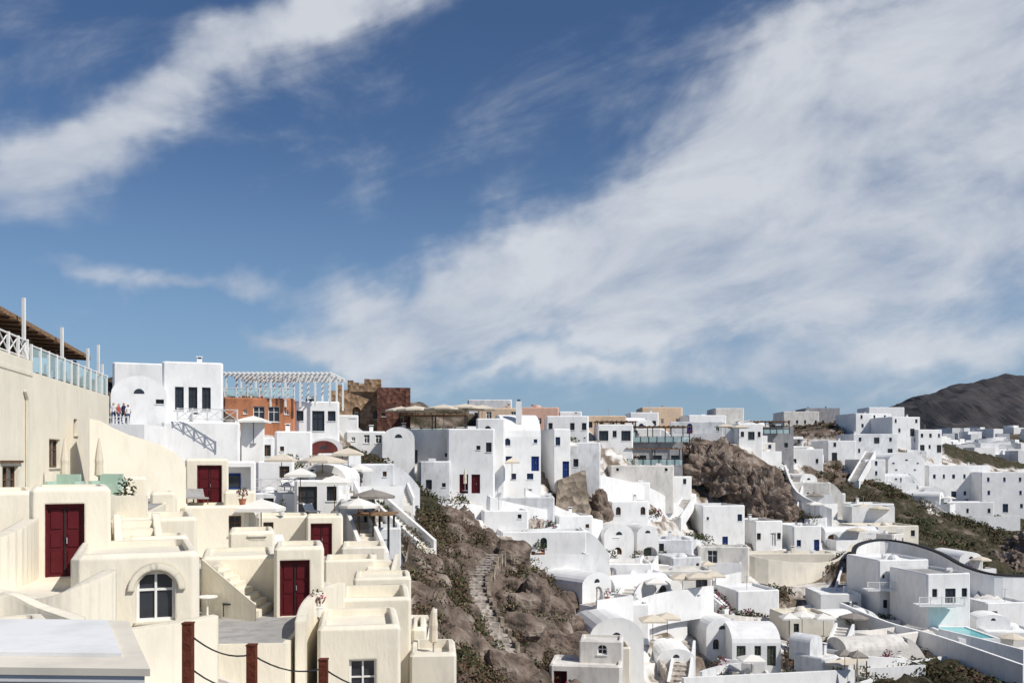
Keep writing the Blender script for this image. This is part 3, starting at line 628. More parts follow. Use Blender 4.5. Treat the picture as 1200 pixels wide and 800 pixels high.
b = B('stone_retaining_wall'); a_ = S(885, 672, 136); c_ = S(980, 672, 138); b.hexa([(a_.x, 136, -22), (c_.x, 138, -22), (c_.x, 140, -22), (a_.x, 140, -22), (a_.x, 136.3, a_.z), (c_.x, 138.3, c_.z), (c_.x, 140, c_.z), (a_.x, 140, a_.z)], 'stone'); b.finish(); OCC += [(a_.x+2, 133, 4), (a_.x+8, 133, 4), (a_.x+12, 134, 3)]
for pts, h, m_ in ([[S(500, 590, 104), S(540, 560, 110), S(575, 585, 104), S(640, 600, 108)], .3, 'white'], [[S(615, 575, 110), S(660, 600, 113), S(705, 612, 120)], .3, 'white'],
                   [[S(700, 560, 128), S(760, 575, 138), S(800, 600, 142)], .5, 'white'], [[S(835, 640, 138), S(900, 660, 134), S(975, 662, 138), S(1000, 640, 146)], .6, 'offwhite'],
                   [[S(985, 715, 116), S(1040, 738, 110), S(1100, 755, 104), S(1200, 790, 96)], 1.0, 'white'], [[S(975, 770, 98), S(1060, 775, 100), S(1010, 765, 104)], .4, 'white'],
                   [[S(1100, 740, 106), S(1150, 752, 104), S(1200, 765, 101)], .4, 'white'],
                   [[S(920, 548, 188), S(935, 580, 172), S(975, 600, 168)], .6, 'white'], [[S(1100, 600, 220), S(1130, 608, 215), S(1195, 606, 215)], .5, 'white'],
                   [[S(715, 720, 92), S(770, 700, 100), S(835, 690, 104)], .4, 'white'], [[S(800, 800, 84), S(900, 795, 88), S(1000, 790, 92)], .5, 'white']):
    wallrun(curve(pts), h, .4, m_, 'parapet_wall', 3)
sw = curve([S(1000, 660, 134), S(1004, 644, 140), S(1030, 637, 146), S(1065, 641, 144), S(1100, 652, 138), S(1130, 668, 132), S(1165, 678, 128), S(1215, 680, 128)])
wallrun(sw, .5, .5, 'white', 'curved_coped_wall', 6, 'dark')
for q_ in sw[::4]: OCC.append((q_.x, q_.y-1, 3.5))
stairs(S(655, 735, 88), S(655, 640, 106), 1.7); stairs(S(795, 805, 86), S(803, 755, 97), 1.6, 'stonel'); stairs(S(985, 712, 122), S(1002, 655, 142), 2.2, 'stonel', .8)
stairs(S(735, 700, 100), S(762, 655, 114), 1.5); stairs(S(1000, 565, 212), S(1020, 530, 232), 2); stairs(S(925, 602, 166), S(935, 565, 184), 2); stairs(S(975, 770, 100), S(990, 735, 107), 1.6)
stairs(S(560, 590, 106), S(535, 548, 112), 1.6); stairs(S(790, 610, 140), S(806, 585, 147), 1.6)
def pool(x0, x1, y0, y1, z):
    b = B('swimming_pool')
    b.box(x0-.4, x1+.4, y0-.4, y1+.4, z-3, z-.1, 'white'); b.box(x0, x1, y0, y1, z-.09, z, 'pool')
    b.box(x0-.4, x0, y0-.4, y1+.4, z-.098, z+.12, 'white'); b.box(x1, x1+.4, y0-.4, y1+.4, z-.098, z+.12, 'white'); b.box(x0+.001, x1-.001, y1, y1+.4, z-.098, z+.12, 'white'); b.box(x0+.001, x1-.001, y0-.4, y0, z-.098, z+.06, 'white'); b.finish(); OCC.append(((x0+x1)/2, (y0+y1)/2, 4.5))
for u0, u1, v, d0, L_ in ((1126, 1166, 748, 105, 7), (692, 722, 800, 78, 1.2), (1000, 1045, 594, 172, 4), (555, 580, 640, 95, 2)):
    z = (HZ-v)/F*d0; pool((u0-600)/F*d0, (u1-600)/F*d0, d0, d0+L_, z)
for u, v, d, R, m_ in ((800, 698, 104, 1.8, 'canvas'), (818, 697, 103, 1.9, 'canvas'), (835, 695, 105, 1.7, 'canvas'), (765, 750, 92, 1.7, 'canvas'), (782, 747, 93, 1.6, 'canvas'), (940, 742, 104, 1.5, 'canvasw'), (965, 745, 103, 1.5, 'canvasw'),
                       (925, 745, 102, 1.3, 'canvasw'), (1030, 608, 172, 2, 'canvas'), (1012, 606, 174, 2, 'canvas'), (955, 604, 165, 1.8, 'canvasw'), (600, 562, 108, 1.2, 'canvas'), (668, 540, 124, 1.5, 'canvasw'),
                       (990, 790, 92, 1.1, 'canvasg'), (1005, 792, 91, 1.1, 'canvasg'), (850, 512, 180, 2.4, 'canvas'), (866, 513, 180, 2.4, 'canvas')):
    umbrella(S(u, v, d), R, 2.5, m_, rng.choice((4, 4, 8)))
for u, v, d in ((1005, 800, 90), (545, 575, 104), (714, 690, 104)): closed_umbrella(S(u, v, d), 2.6, 'canvas')
# ================================================================== TERRAIN
path = [(578, 650, 86), (566, 664, 82), (556, 686, 78), (562, 708, 74), (572, 731, 70.5), (586, 750, 68), (592, 768, 66), (612, 790, 63.5), (634, 822, 60)]
pw = curve([S(u, v, d) for u, v, d in path], 3)
for q_ in pw: CTRL.append((q_.x, q_.y, q_.z-.25))
for q_ in sw[::3]: CTRL.append((q_.x, q_.y-.5, q_.z-1.6))
G = {-150: [(560, 50), (620, 33), (700, 24), (800, 15)], 0: [(500, 75), (590, 42), (635, 31), (690, 27), (760, 19), (830, 15)],
     150: [(500, 78), (560, 62), (610, 42), (680, 32), (740, 27), (780, 24), (840, 17)], 225: [(500, 84), (560, 70), (610, 56), (660, 48), (735, 36), (770, 30), (830, 22)], 300: [(500, 96), (540, 82), (580, 66), (620, 52), (665, 43), (735, 35), (790, 30), (840, 24)],
     450: [(500, 115), (540, 100), (580, 85), (620, 71), (665, 60), (705, 50), (750, 42), (830, 34)], 400: [(700, 42), (760, 37), (830, 30)], 520: [(500, 120), (560, 106), (600, 96), (630, 84), (660, 74), (700, 64), (750, 56), (820, 46)],
     600: [(500, 130), (540, 118), (580, 107), (620, 96)], 650: [(590, 114), (640, 104), (690, 90), (720, 80), (760, 72), (830, 62)],
     750: [(500, 190), (540, 165), (580, 145), (620, 130), (660, 116), (700, 104), (740, 95), (820, 80)], 900: [(500, 230), (540, 198), (580, 174), (620, 155), (660, 140), (700, 124), (740, 110), (820, 90)],
     1050: [(500, 290), (540, 245), (580, 205), (620, 172), (668, 144), (700, 128), (740, 114), (820, 90)], 1200: [(505, 600), (540, 400), (580, 270), (620, 225), (660, 175), (700, 140), (740, 120), (820, 90)],
     1400: [(520, 600), (600, 300), (700, 180), (800, 120)]}
for u, l in G.items():
    for v, d in l: q_ = S(u, v, d); CTRL.append((q_.x, q_.y, q_.z-.3))
CTRL += [(0, 0, -1.75), (-6, 6, -2.6), (-2, 9, -3.4), (-3, 12, -3.9), (6, 2, -2.5), (12, 10, -12), (5, 22, -9), (15, 40, -16), (40, 30, -28), (60, 60, -34), (100, 90, -42), (0, 45, -13.5), (-8, 20, -7.5), (-15, 5, -3), (-40, 10, 1), (-60, 60, 4.5), (0, -40, -2), (-60, -40, 1),
         (200, 60, -85), (200, 150, -60), (320, 300, -75), (120, -40, -70), (-200, 200, 0), (-50, 160, 3), (0, 190, 3.5), (60, 290, 5), (140, 400, 8), (0, 500, -10), (-300, 500, -40), (300, 900, 0), (500, 700, -50), (700, 1500, 0), (0, 1500, -30), (1200, 2400, 0), (-800, 1500, -60), (1500, 1500, -100), (0, 2600, -30), (600, 200, -120), (-500, -50, -20), (300, -100, -120)]
cp = np.array(CTRL)
P = cp[:, :2]
K = np.linalg.norm(P[:, None]-P[None], axis=2)
n = len(cp); Am = np.zeros((n+1, n+1)); Am[:n, :n] = -K+np.eye(n)*.6; Am[:n, n] = 1; Am[n, :n] = 1
wts = np.linalg.solve(Am, np.r_[cp[:, 2], 0])
def TZ(X, Y):
    X = np.atleast_1d(np.asarray(X, float)); Y = np.atleast_1d(np.asarray(Y, float)); out = np.empty(len(X))
    for i in range(0, len(X), 4000):
        dd = np.hypot(X[i:i+4000, None]-P[None, :, 0], Y[i:i+4000, None]-P[None, :, 1]); out[i:i+4000] = -(dd @ wts[:n])+wts[n]
    return out
def tz(x, y): return float(TZ([x], [y])[0])
RP = {'dry': [(478, 640), (500, 600), (545, 598), (585, 640), (640, 670), (674, 720), (676, 830), (560, 830), (520, 760), (490, 720), (470, 670)],
      'grn': [(380, 512), (425, 530), (512, 590), (512, 618), (480, 612), (430, 575), (385, 548)], 'rk': [(796, 508), (860, 520), (922, 556), (922, 606), (868, 604), (850, 575), (798, 555)],
      'grn2': [(965, 556), (1040, 562), (1090, 602), (1260, 608), (1260, 715), (1190, 690), (1120, 662), (1085, 645), (1040, 626), (1000, 604)], 'grn3': [(1020, 765), (1100, 765), (1200, 788), (1260, 800), (1260, 840), (1000, 840)],
      'dry2': [(900, 496), (990, 494), (985, 514), (905, 516)], 'grn4': [(1105, 512), (1180, 522), (1210, 548), (1150, 546), (1105, 532)], 'grn5': [(845, 668), (862, 672), (860, 700), (842, 696)],
      'rk3': [(698, 575), (714, 575), (712, 600), (700, 602)], 'grn6': [(930, 596), (968, 596), (965, 612), (935, 612)], 'rk5': [(640, 555), (698, 555), (700, 600), (650, 602)], 'dryb': [(470, 830), (500, 720), (560, 700), (640, 830)],
      'grn7': [(772, 640), (802, 642), (796, 664), (768, 660)], 'dry8': [(940, 545), (985, 540), (1000, 566), (950, 572)], 'dry9': [(975, 655), (1005, 650), (1002, 722), (972, 716)], 'grn10': [(925, 755), (985, 750), (990, 775), (925, 780)], 'grn11': [(700, 690), (722, 690), (716, 712), (696, 708)], 'dry12': [(880, 690), (925, 690), (920, 712), (885, 710)]}
def inpoly(u, v, poly):
    r = np.zeros(len(u), bool); j = len(poly)-1
    for i in range(len(poly)):
        xi, yi = poly[i]; xj, yj = poly[j]
        r ^= ((yi > v) != (yj > v)) & (u < (xj-xi)*(v-yi)/((yj-yi) or 1e-9)+xi); j = i
    return r
def masks(X, Y, Z):
    yy = np.maximum(Y, .5); u = 600+X/yy*F; v = HZ-Z/yy*F
    rock = np.zeros(len(u)); veg = np.zeros(len(u))
    for k, pl in RP.items():
        q_ = inpoly(u, v, pl); rock[q_] = 1; veg[q_] = 1 if k.startswith('grn') and k != 'grn2' else (.6 if k == 'grn2' else (0.35 if k.startswith('dry') else 0))
    out = (Y > 330) | (Y < 14) | (u > 1290) | ((u > 500) & (v > 822)) | (v < 497)
    rock[out] = 1; veg[out] = .5
    return rock, veg, u, v
ys = np.r_[np.arange(-80, 20, 5.), 20*1.0072**np.arange(0, 680)]; ss = np.arange(-1.0, 1.1, .004)
YY, SS = np.meshgrid(ys, ss, indexing='ij'); XX = SS*(np.maximum(YY, 0)+25); X = XX.ravel(); Y = YY.ravel(); Z = TZ(X, Y)
rock, veg, uu, vv = masks(X, Y, Z)
vis = (rock > .5) & (Y > 20) & (Y < 420)
Zd = Z.copy(); pa_ = np.array([(q.x, q.y) for q in pw])
pd = np.full(len(X), 99.); nr_ = (np.abs(X) < 20) & (Y > 50) & (Y < 95)
pd[nr_] = np.min(np.hypot(X[nr_, None]-pa_[None, :, 0], Y[nr_, None]-pa_[None, :, 1]), axis=1)
for i in np.nonzero(vis)[0]:
    q_ = Vector((X[i], Y[i], Z[i])); near = Y[i] < 110
    a_ = noise.ridged_multi_fractal(q_*.12, 1.0, 2.2, 5, 1.0, 2.0); c_ = noise.turbulence(q_*.45, 4, True)
    k_ = min(1, max(0, (pd[i]-1.0)/2.0))
    Zd[i] += k_*((a_-.9)*(1.5 if near else 1.3)+(c_-.5)*(1.3 if near else 1.2))
vg = (rock < .5) & (Y > 60) & (Y < 330); zz = (Z[vg]+np.sin(X[vg]*.21)*.5+np.sin(Y[vg]*.13+X[vg]*.07)*.5)/1.3; fr_ = zz-np.floor(zz)
Zd[vg] = Z[vg]-1.3*np.clip(fr_-np.clip((fr_-.82)/.18, 0, 1), 0, 1)
Zd = np.maximum(Zd, -130)
me = bpy.data.meshes.new('terrain'); nr, nc = YY.shape
idx = np.arange(nr*nc).reshape(nr, nc); faces = np.stack([idx[:-1, :-1], idx[:-1, 1:], idx[1:, 1:], idx[1:, :-1]], -1).reshape(-1, 4)
me.vertices.add(nr*nc); me.vertices.foreach_set('co', np.stack([X, Y, Zd], 1).ravel()); me.loops.add(faces.size); me.loops.foreach_set('vertex_index', faces.ravel())
me.polygons.add(len(faces)); me.polygons.foreach_set('loop_start', np.arange(0, faces.size, 4)); me.polygons.foreach_set('loop_total', np.full(len(faces), 4)); me.update(calc_edges=True)
for nm, ar in (('rock', rock), ('veg', veg)):
    at = me.attributes.new(nm, 'FLOAT', 'POINT'); at.data.foreach_set('value', ar)
m, nt, p = base('terrain_mat', (.3, .3, .3), .95); L = nt.links.new; p.inputs['Specular IOR Level'].default_value = .1
tc = nn(nt, 'ShaderNodeTexCoord')
def noi(sc, det=8, ro=.6):
    t = nn(nt, 'ShaderNodeTexNoise'); t.inputs['Scale'].default_value = sc; t.inputs['Detail'].default_value = det; t.inputs['Roughness'].default_value = ro; L(tc.outputs['Object'], t.inputs['Vector']); return t.outputs[0]
def ramp(fac, st):
    r = nn(nt, 'ShaderNodeValToRGB'); e = r.color_ramp.elements; e[0].position = st[0][0]; e[0].color = (*st[0][1], 1); e[1].position = st[-1][0]; e[1].color = (*st[-1][1], 1)
    for a, c in st[1:-1]: x = e.new(a); x.color = (*c, 1)
    L(fac, r.inputs[0]); return r.outputs[0]
def mix(f, a, c):
    x = nn(nt, 'ShaderNodeMix', data_type='RGBA'); L(f, x.inputs[0]); L(a, x.inputs[6]); L(c, x.inputs[7]); return x.outputs[2]
rk = ramp(noi(.35, 9, .7), [(.3, (.055, .045, .038)), (.44, (.13, .10, .08)), (.52, (.21, .16, .13)), (.6, (.33, .275, .23)), (.72, (.45, .40, .34))])
gr = ramp(noi(.8, 6, .7), [(.35, (.03, .033, .018)), (.55, (.07, .062, .038)), (.7, (.16, .125, .09))])
pv = ramp(noi(.22, 5, .65), [(.38, (.14, .11, .085)), (.46, (.30, .26, .22)), (.52, (.54, .52, .49)), (.68, (.74, .73, .71))])
a1 = nn(nt, 'ShaderNodeAttribute', attribute_name='rock'); a2 = nn(nt, 'ShaderNodeAttribute', attribute_name='veg')
ad = nn(nt, 'ShaderNodeMath', operation='ADD'); L(a2.outputs['Fac'], ad.inputs[0]); L(noi(.25, 4), ad.inputs[1])
mr = nn(nt, 'ShaderNodeMapRange'); mr.inputs[1].default_value = .85; mr.inputs[2].default_value = 1.1; L(ad.outputs[0], mr.inputs[0])
col = mix(mr.outputs[0], rk, gr); col = mix(a1.outputs['Fac'], pv, col); L(col, p.inputs['Base Color'])
bp = nn(nt, 'ShaderNodeBump'); bp.inputs['Distance'].default_value = .5; L(a1.outputs['Fac'], bp.inputs['Strength']); L(noi(1.3, 8, .75), bp.inputs['Height']); L(bp.outputs[0], p.inputs['Normal'])
me.materials.append(m)
o = bpy.data.objects.new('terrain', me); scene.collection.objects.link(o)
mottled('sea', (.01, .04, .08), (.015, .05, .1), .05, bump=.3, rough=.15)
b = B('sea'); b.poly([(-30000, -30000, -115), (30000, -30000, -115), (30000, 40000, -115), (-30000, 40000, -115)], 'sea'); b.finish()
def crag(b, c, rx, ry, rz, seed, nu, nv):
    mi_ = b.mi('rockm'); k0 = len(b.v)
    for j in range(nv):
        th = math.pi*.5*j/(nv-1)*1.25
        for i in range(nu):
            ph = 2*math.pi*i/nu; q = Vector((math.sin(th)*math.cos(ph), math.sin(th)*math.sin(ph), math.cos(th)))
            w3 = Vector((q.x*rx, q.y*ry, q.z*rz)); s3 = w3*.22+Vector((seed*9.1, 0, 0)); s3.z *= .5
            k = 1+.30*(noise.ridged_multi_fractal(s3, 1, 2.1, 6, 1, 2)-1.0)+.42*(noise.turbulence(w3*.45+Vector((seed, 0, 0)), 5, True)-.5)*min(1, 4/rx)+.05*math.sin(w3.z*3+noise.noise(w3*.5)*4)
            b.v.append(Vector(c)+w3*k)
    for j in range(nv-1):
        for i in range(nu):
            a = k0+j*nu+i; e = k0+j*nu+(i+1) % nu; b.f.append((a, a+nu, e+nu, e)); b.m.append(mi_)
for u, v, d, rx, ry, rz, sd in ((834, 556, 168, 5.2, 3.5, 5.6, 1), (812, 543, 173, 3.6, 3, 4.4, 2), (858, 568, 166, 3.8, 3, 4.4, 7), (893, 604, 165, 5.4, 4, 7.2, 3), (874, 598, 166, 3.6, 3, 5.6, 8), (704, 604, 124, 1.6, 2, 3.5, 4),
                                (1180, 690, 172, 9, 6, 6, 5), (1230, 680, 182, 10, 6, 10, 6), (1130, 655, 186, 5, 4, 4, 10), (1090, 625, 195, 4, 3, 3, 12)):
    b = B('rock_outcrop'); c_ = S(u, v, d); crag(b, c_, rx, ry, rz, sd, 130, 70); b.finish(); OCC.append((c_.x, c_.y, max(rx, ry)*.9))
    if 800 < u < 900: OCC.append((c_.x, c_.y-6, 3.5))
r5 = random.Random(5); b = B('craggy_rocks')
for i in range(120):
    d = r5.uniform(52, 98); u = r5.uniform(480, 676); x = (u-600)/F*d; z = tz(x, d); m4 = masks(np.array([x]), np.array([d]), np.array([z]))
    if m4[0][0] < .5 or m4[1][0] > .6: continue
    if np.min(np.hypot(x-pa_[:, 0], d-pa_[:, 1])) < 2.0: continue
    R = r5.choice((.5, .7, .9, 1.4, 1.8)) if u > 575 else r5.choice((.4, .6, 1.0))
    crag(b, (x, d, z-.1), R*r5.uniform(.8, 1.3), R*r5.uniform(.8, 1.3), R*r5.uniform(.7, 1.3), i, 26, 14)
b.finish()
# ================================================================== INFILL CAVE HOUSES
r2 = random.Random(23); cnt = 0; sites = []
y = 64.
while y < 300:
    st = 6.6+y*.016; x = (250-600)/F*y
    while x < (1240-600)/F*y:
        xx = x+r2.uniform(-1.8, 1.8); yy = y+r2.uniform(-2.2, 2.2); x += st+r2.uniform(-1, 3.0); sites.append((xx, yy))
    y += 5.0+y*.014
sx = np.array(sites); szz = TZ(sx[:, 0], sx[:, 1]); rk_, vg_, su, sv_ = masks(sx[:, 0], sx[:, 1], szz)
def terrace(b, x0, x1, y0, y1, z, fl, r, par=None):
    par = par or r.uniform(.35, .8)
    b.box(x0, x1, y0, y1, z-5, z, 'white'); b.box(x0+.2, x1-.2, y0+.2, y1-.02, z, z+.015, fl)
    b.box(x0-.01, x1+.01, y0-.2, y0+.01, z-5, z+par, 'white')
    if r.random() < .7: b.box(x1-.012, x1+.2, y0-.19, y1, z-4.9, z+par*.98, 'white')
    if r.random() < .4: b.box(x0-.2, x0+.012, y0-.19, y1, z-4.9, z+par*.97, 'white')
FR = ('a', 'w..', 'c.c', 's..d', 'd..', '.w', 'O', 'A', '.', '..s', 'D.', '.A', 's.a', 'A.s', '..', '', '.d.', 's')
for (xx, yy), z, rr_, u, v in zip(sites, szz, rk_, su, sv_):
    if rr_ > .5 or v < 504 or v > 815: continue
    if u > 1000 and v < 560 and yy > 260: continue
    if u > 1090 and v > 600 and r2.random() < .6: continue
    if u > 900 and v < 640 and r2.random() < .3: continue
    if u < 480 and v > 640: continue
    if any((xx-a)**2+(yy-c)**2 < (r_+1.8)**2 for a, c, r_ in OCC): continue
    yaw = math.radians(r2.choice((0, 8, 14, 22, 30, -8, 40, 50)))
    typ = r2.choice('HHHCCCCTTVVT'); mt = r2.choice(('white', 'white', 'white', 'white2', 'white3')); fl = r2.choice(('white3', 'floor', 'offwhite', 'stonel', 'floor'))
    b = B('cave_house' if typ != 'T' else 'patio_terrace', Matrix.Translation((xx, yy, z)) @ Matrix.Rotation(yaw, 4, 'Z'))
    frm = r2.choice('knwnkb'); drm = r2.choice('nnrrgwbb')
    if typ == 'H':
        W = r2.uniform(3.2, 7.5); D = r2.uniform(3, 5.5); hh = r2.uniform(2.1, 2.9)
        body(b, W, D, 0, hh, r2.choice(FR), r2.choice(('', 's', '', '')), '', 'flat', mt, frm, drm, r2.uniform(.15, .7), 5)
        if r2.random() < .3:
            M0 = b.M.copy(); w2 = W*r2.uniform(.4, .65); b.M = M0 @ Matrix.Translation((r2.choice((-1, 1))*W*.2, D*.35, 0)); body(b, w2, D*.7, hh-.6, r2.uniform(1.8, 2.6), r2.choice(('s', 'w', '', 'c', '')), '', '', r2.choice(('vault', 'vault', 'flat')), mt, frm, drm, .2, .1, clutter=False); b.M = M0
        elif r2.random() < .3:
            x_r = r2.uniform(-W*.2, W*.2); b.beam((x_r-W*.25, -D/2+.15, hh+.85), (x_r+W*.25, -D/2+.15, hh+.85), .06, .06, 'trim')
            for k_ in range(6): b.beam((x_r-W*.25+k_*W*.1, -D/2+.15, hh-.1), (x_r-W*.25+k_*W*.1, -D/2+.15, hh+.85), .05, .05, 'trim')
        terrace(b, -W*.5, W*r2.uniform(.2, .5), -D/2-r2.uniform(1.6, 3.2), -D/2-.01, r2.uniform(-.2, .02), fl, r2)
    elif typ == 'C':
        W = r2.uniform(6, 10.5); D = r2.uniform(2.6, 4); hh = r2.uniform(2.3, 2.9)
        body(b, W, D, 0, hh, r2.choice(('A.s', '.a.c', 's.A..', 'w.a', '..A', 'c.c..', 'O.s', '.c.')), '', '', r2.choice(('flat', 'flat', 'vaultx')), mt, frm, drm, r2.uniform(.1, .9), 5, clutter=False)
        pv_ = (W/2+.002, hh*.95)
        for k_ in range(8):
            x_1 = W/2+.002+(k_+1)*.3; z_1 = hh*.95*(1-((k_+1)/8)**1.6*.9)
            b.hexa([(pv_[0], -D/2+.15, -5), (x_1, -D/2+.15, -5), (x_1, D/2-.1, -5), (pv_[0], D/2-.1, -5), (pv_[0], -D/2+.15, pv_[1]), (x_1, -D/2+.15, z_1), (x_1, D/2-.1, z_1+.3), (pv_[0], D/2-.1, pv_[1]+.3)], mt); pv_ = (x_1+.001, z_1)
        terrace(b, -W*.45, W*.45, -D/2-r2.uniform(2, 3.4), -D/2-.01, -.05, fl, r2)
    elif typ == 'V':
        W = r2.uniform(3, 4.6); D = r2.uniform(5, 8); hh = r2.uniform(2.8, 3.6)
        body(b, W, D, 0, hh, r2.choice(('a', 'd', 'A', 's', '.d')), 's.', '', 'vault', 'white', frm, drm, .2, 5)
        terrace(b, -W*.6, W*.6, -D/2-2.2, -D/2-.01, -.03, fl, r2)
    else:
        W = r2.uniform(4.5, 8); D = r2.uniform(3, 5); terrace(b, -W/2, W/2, -D/2, D/2, .2, fl, r2); b.box(-W/2, W/2, D/2, D/2+.4, -4, r2.uniform(.9, 1.9), mt)
        if r2.random() < .25: b.box(-W*.3, W*.2, -D*.2, D*.3, .216, .26, 'pool')
        b.box(-W/2+.2, -W/2+1.6, D/2-.55, D/2-.01, .21, .65, 'white3')
    if r2.random() < .4:
        n_ = 9; sx_ = r2.choice((-1, 1))*(W/2+.75)-.42; fy = -D/2-1.8
        for i in range(n_): b.box(sx_, sx_+.85, fy+i*.3, fy+(i+1)*.3, -4, -1.2+i*.2, 'white3')
        b.hexa([(sx_+.86, fy, -4), (sx_+1.06, fy, -4), (sx_+1.06, fy+2.7, -4), (sx_+.86, fy+2.7, -4), (sx_+.86, fy, -.5), (sx_+1.06, fy, -.5), (sx_+1.06, fy+2.7, 1.2), (sx_+.86, fy+2.7, 1.2)], 'white')
    if r2.random() < .13 and typ != 'T':
        for xx_ in (-W/2+.1, 0, W/2-.1): b.beam((xx_, -D/2-1.9, 0), (xx_, -D/2-1.9, 2.1), .09, .09, 'wood')
        b.box(-W/2, W/2, -D/2-2.0, -D/2-.02, 2.1, 2.18, r2.choice(('thatch', 'canvas', 'canvasw')))
    b.finish(); OCC.append((xx, yy, 1.9)); cnt += 1
    c0 = Matrix.Translation((xx, yy, z+.015)) @ Matrix.Rotation(yaw, 4, 'Z'); yo = -D/2-1.2 if typ != 'T' else 0; zo = .21 if typ == 'T' else 0
    t_ = r2.random()
    if typ == 'T' or t_ < .18: umbrella(c0 @ Vector((r2.uniform(-1, 1), yo, zo)), r2.uniform(1.2, 1.8), 2.4, r2.choice(('canvas', 'canvasw', 'canvas', 'canvasg')), r2.choice((4, 8)))
    if .14 < t_ < .4: potted(c0 @ Vector((r2.uniform(-1.5, 1.5), yo+.7, zo)), r2.uniform(.9, 1.8), r2.random() < .4)
    if .3 < t_ < .6: table_set(c0 @ Vector((r2.uniform(-1, 1), yo, zo)), r2.uniform(0, 3))
    if .6 < t_ < .8: lounger(c0 @ Vector((-.8, yo, zo)), r2.uniform(0, 3)); lounger(c0 @ Vector((.8, yo, zo)), r2.uniform(0, .6))
    if t_ > .95: person(c0 @ Vector((.4, yo, zo)), r2.uniform(0, 6), r2.choice(('cloth_w', 'cloth_r', 'cloth_b')), h=r2.uniform(1.6, 1.8))
made = 0; green = []
for _ in range(1400):
    if made >= 170: break
    yv = r2.uniform(72, 260); xv = r2.uniform(250-600, 1180-600)/F*yv; pts = []; x_, y_ = xv, yv; okk = True; bend = r2.uniform(-.12, .12)
    for k_ in range(r2.randint(5, 12)):
        z_ = TZ([x_, x_+.5, x_], [y_, y_, y_+.5]); m4 = masks(np.array([x_]), np.array([y_]), z_[:1])
        if m4[0][0] > .5 or m4[3][0] < 506 or (m4[2][0] < 480 and m4[3][0] > 630): okk = False; break
        if any((x_-a)**2+(y_-c)**2 < (r_*.75)**2 for a, c, r_ in OCC): break
        pts.append(Vector((x_, y_, z_[0]))); g = Vector(((z_[1]-z_[0])*2, (z_[2]-z_[0])*2)); g.normalize() if g.length > 0 else None
        tdir = Vector((g.y, -g.x)); a_ = bend*k_; tdir = Vector((tdir.x*math.cos(a_)-tdir.y*math.sin(a_), tdir.x*math.sin(a_)+tdir.y*math.cos(a_)))
        x_ += tdir.x*1.3; y_ += tdir.y*1.3
    if okk and len(pts) > 3:
        wallrun(pts, r2.uniform(.3, 1.1), .35, r2.choice(('white', 'white', 'white3', 'white2', 'stonel')), 'parapet_wall', 2); made += 1
        if r2.random() < .75: green.append(pts[len(pts)//2])
        if r2.random() < .3: green.append(pts[1])
r4 = random.Random(11)
for q_ in green:
    b = B('shrub'); leaves(b, q_+Vector((0, .8, .3)), r4.uniform(.7, 1.7), r4.uniform(.7, 1.6), 190, .17, ['leaf1', 'leaf1', 'leaf2', r4.choice(('leaf1', 'leaf2', 'leaf3', 'flower'))], r4); b.finish()
print('INFILL', cnt, 'walls', made, 'CTRL', n)
b = B('distant_village'); r3 = random.Random(3)
for i in range(330):
    d = r3.uniform(340, 900); u = r3.uniform(1085, 1330); x = (u-600)/F*d; z = tz(x, d)
    if not 488 < HZ-z/d*F < 546 : continue
    w = r3.uniform(4, 9); h = r3.uniform(3, 6); dp = r3.uniform(5, 9); b.M = Matrix.Translation((x, d, z)) @ Matrix.Rotation(r3.uniform(-.3, .8), 4, 'Z')
    b.wall((-w/2, 0), (w/2, 0), -6, h, pat(r3.choice(('www', 'wdw', 'ww')), w, 0, h, 'k', 'b'), 'white'); b.box(-w/2, w/2, .01, dp, -6, h, 'white')
b.finish()
def hill(name, prof, d, thick, mat):
    b = B(name); N = 260; M_ = 40; us = np.linspace(prof[0][0], prof[-1][0], N); vs = np.interp(us, [a[0] for a in prof], [a[1] for a in prof]); k = len(b.v)
    for j in range(M_):
        t = j/(M_-1); f = math.sin(t*math.pi)**.8
        for i in range(N):
            dd = d+(t-.5)*thick; x = (us[i]-600)/F*d; top = (HZ-vs[i])/F*d
            z = -60+(top+60)*f
            z += (noise.ridged_multi_fractal(Vector((x*.0035, dd*.0035, 3)), 1, 2.1, 6, 1, 2)-1.1)*22+noise.fractal(Vector((x*.02, dd*.02, 3)), 1, 2, 5)*6
            b.v.append(Vector((x, dd, z)))
    mi_ = b.mi(mat)
    for j in range(M_-1):
        for i in range(N-1): a = k+j*N+i; b.f.append((a, a+1, a+N+1, a+N)); b.m.append(mi_)
    b.finish(False)
mottled('hillm', (.042, .042, .048), (.085, .075, .072), .015, bump=.6, dist=8)
hill('hill', [(900, 545), (1000, 508), (1045, 482), (1075, 469), (1110, 458), (1140, 449), (1165, 445), (1200, 446), (1260, 442), (1400, 450), (1700, 520)], 2600, 1500, 'hillm')
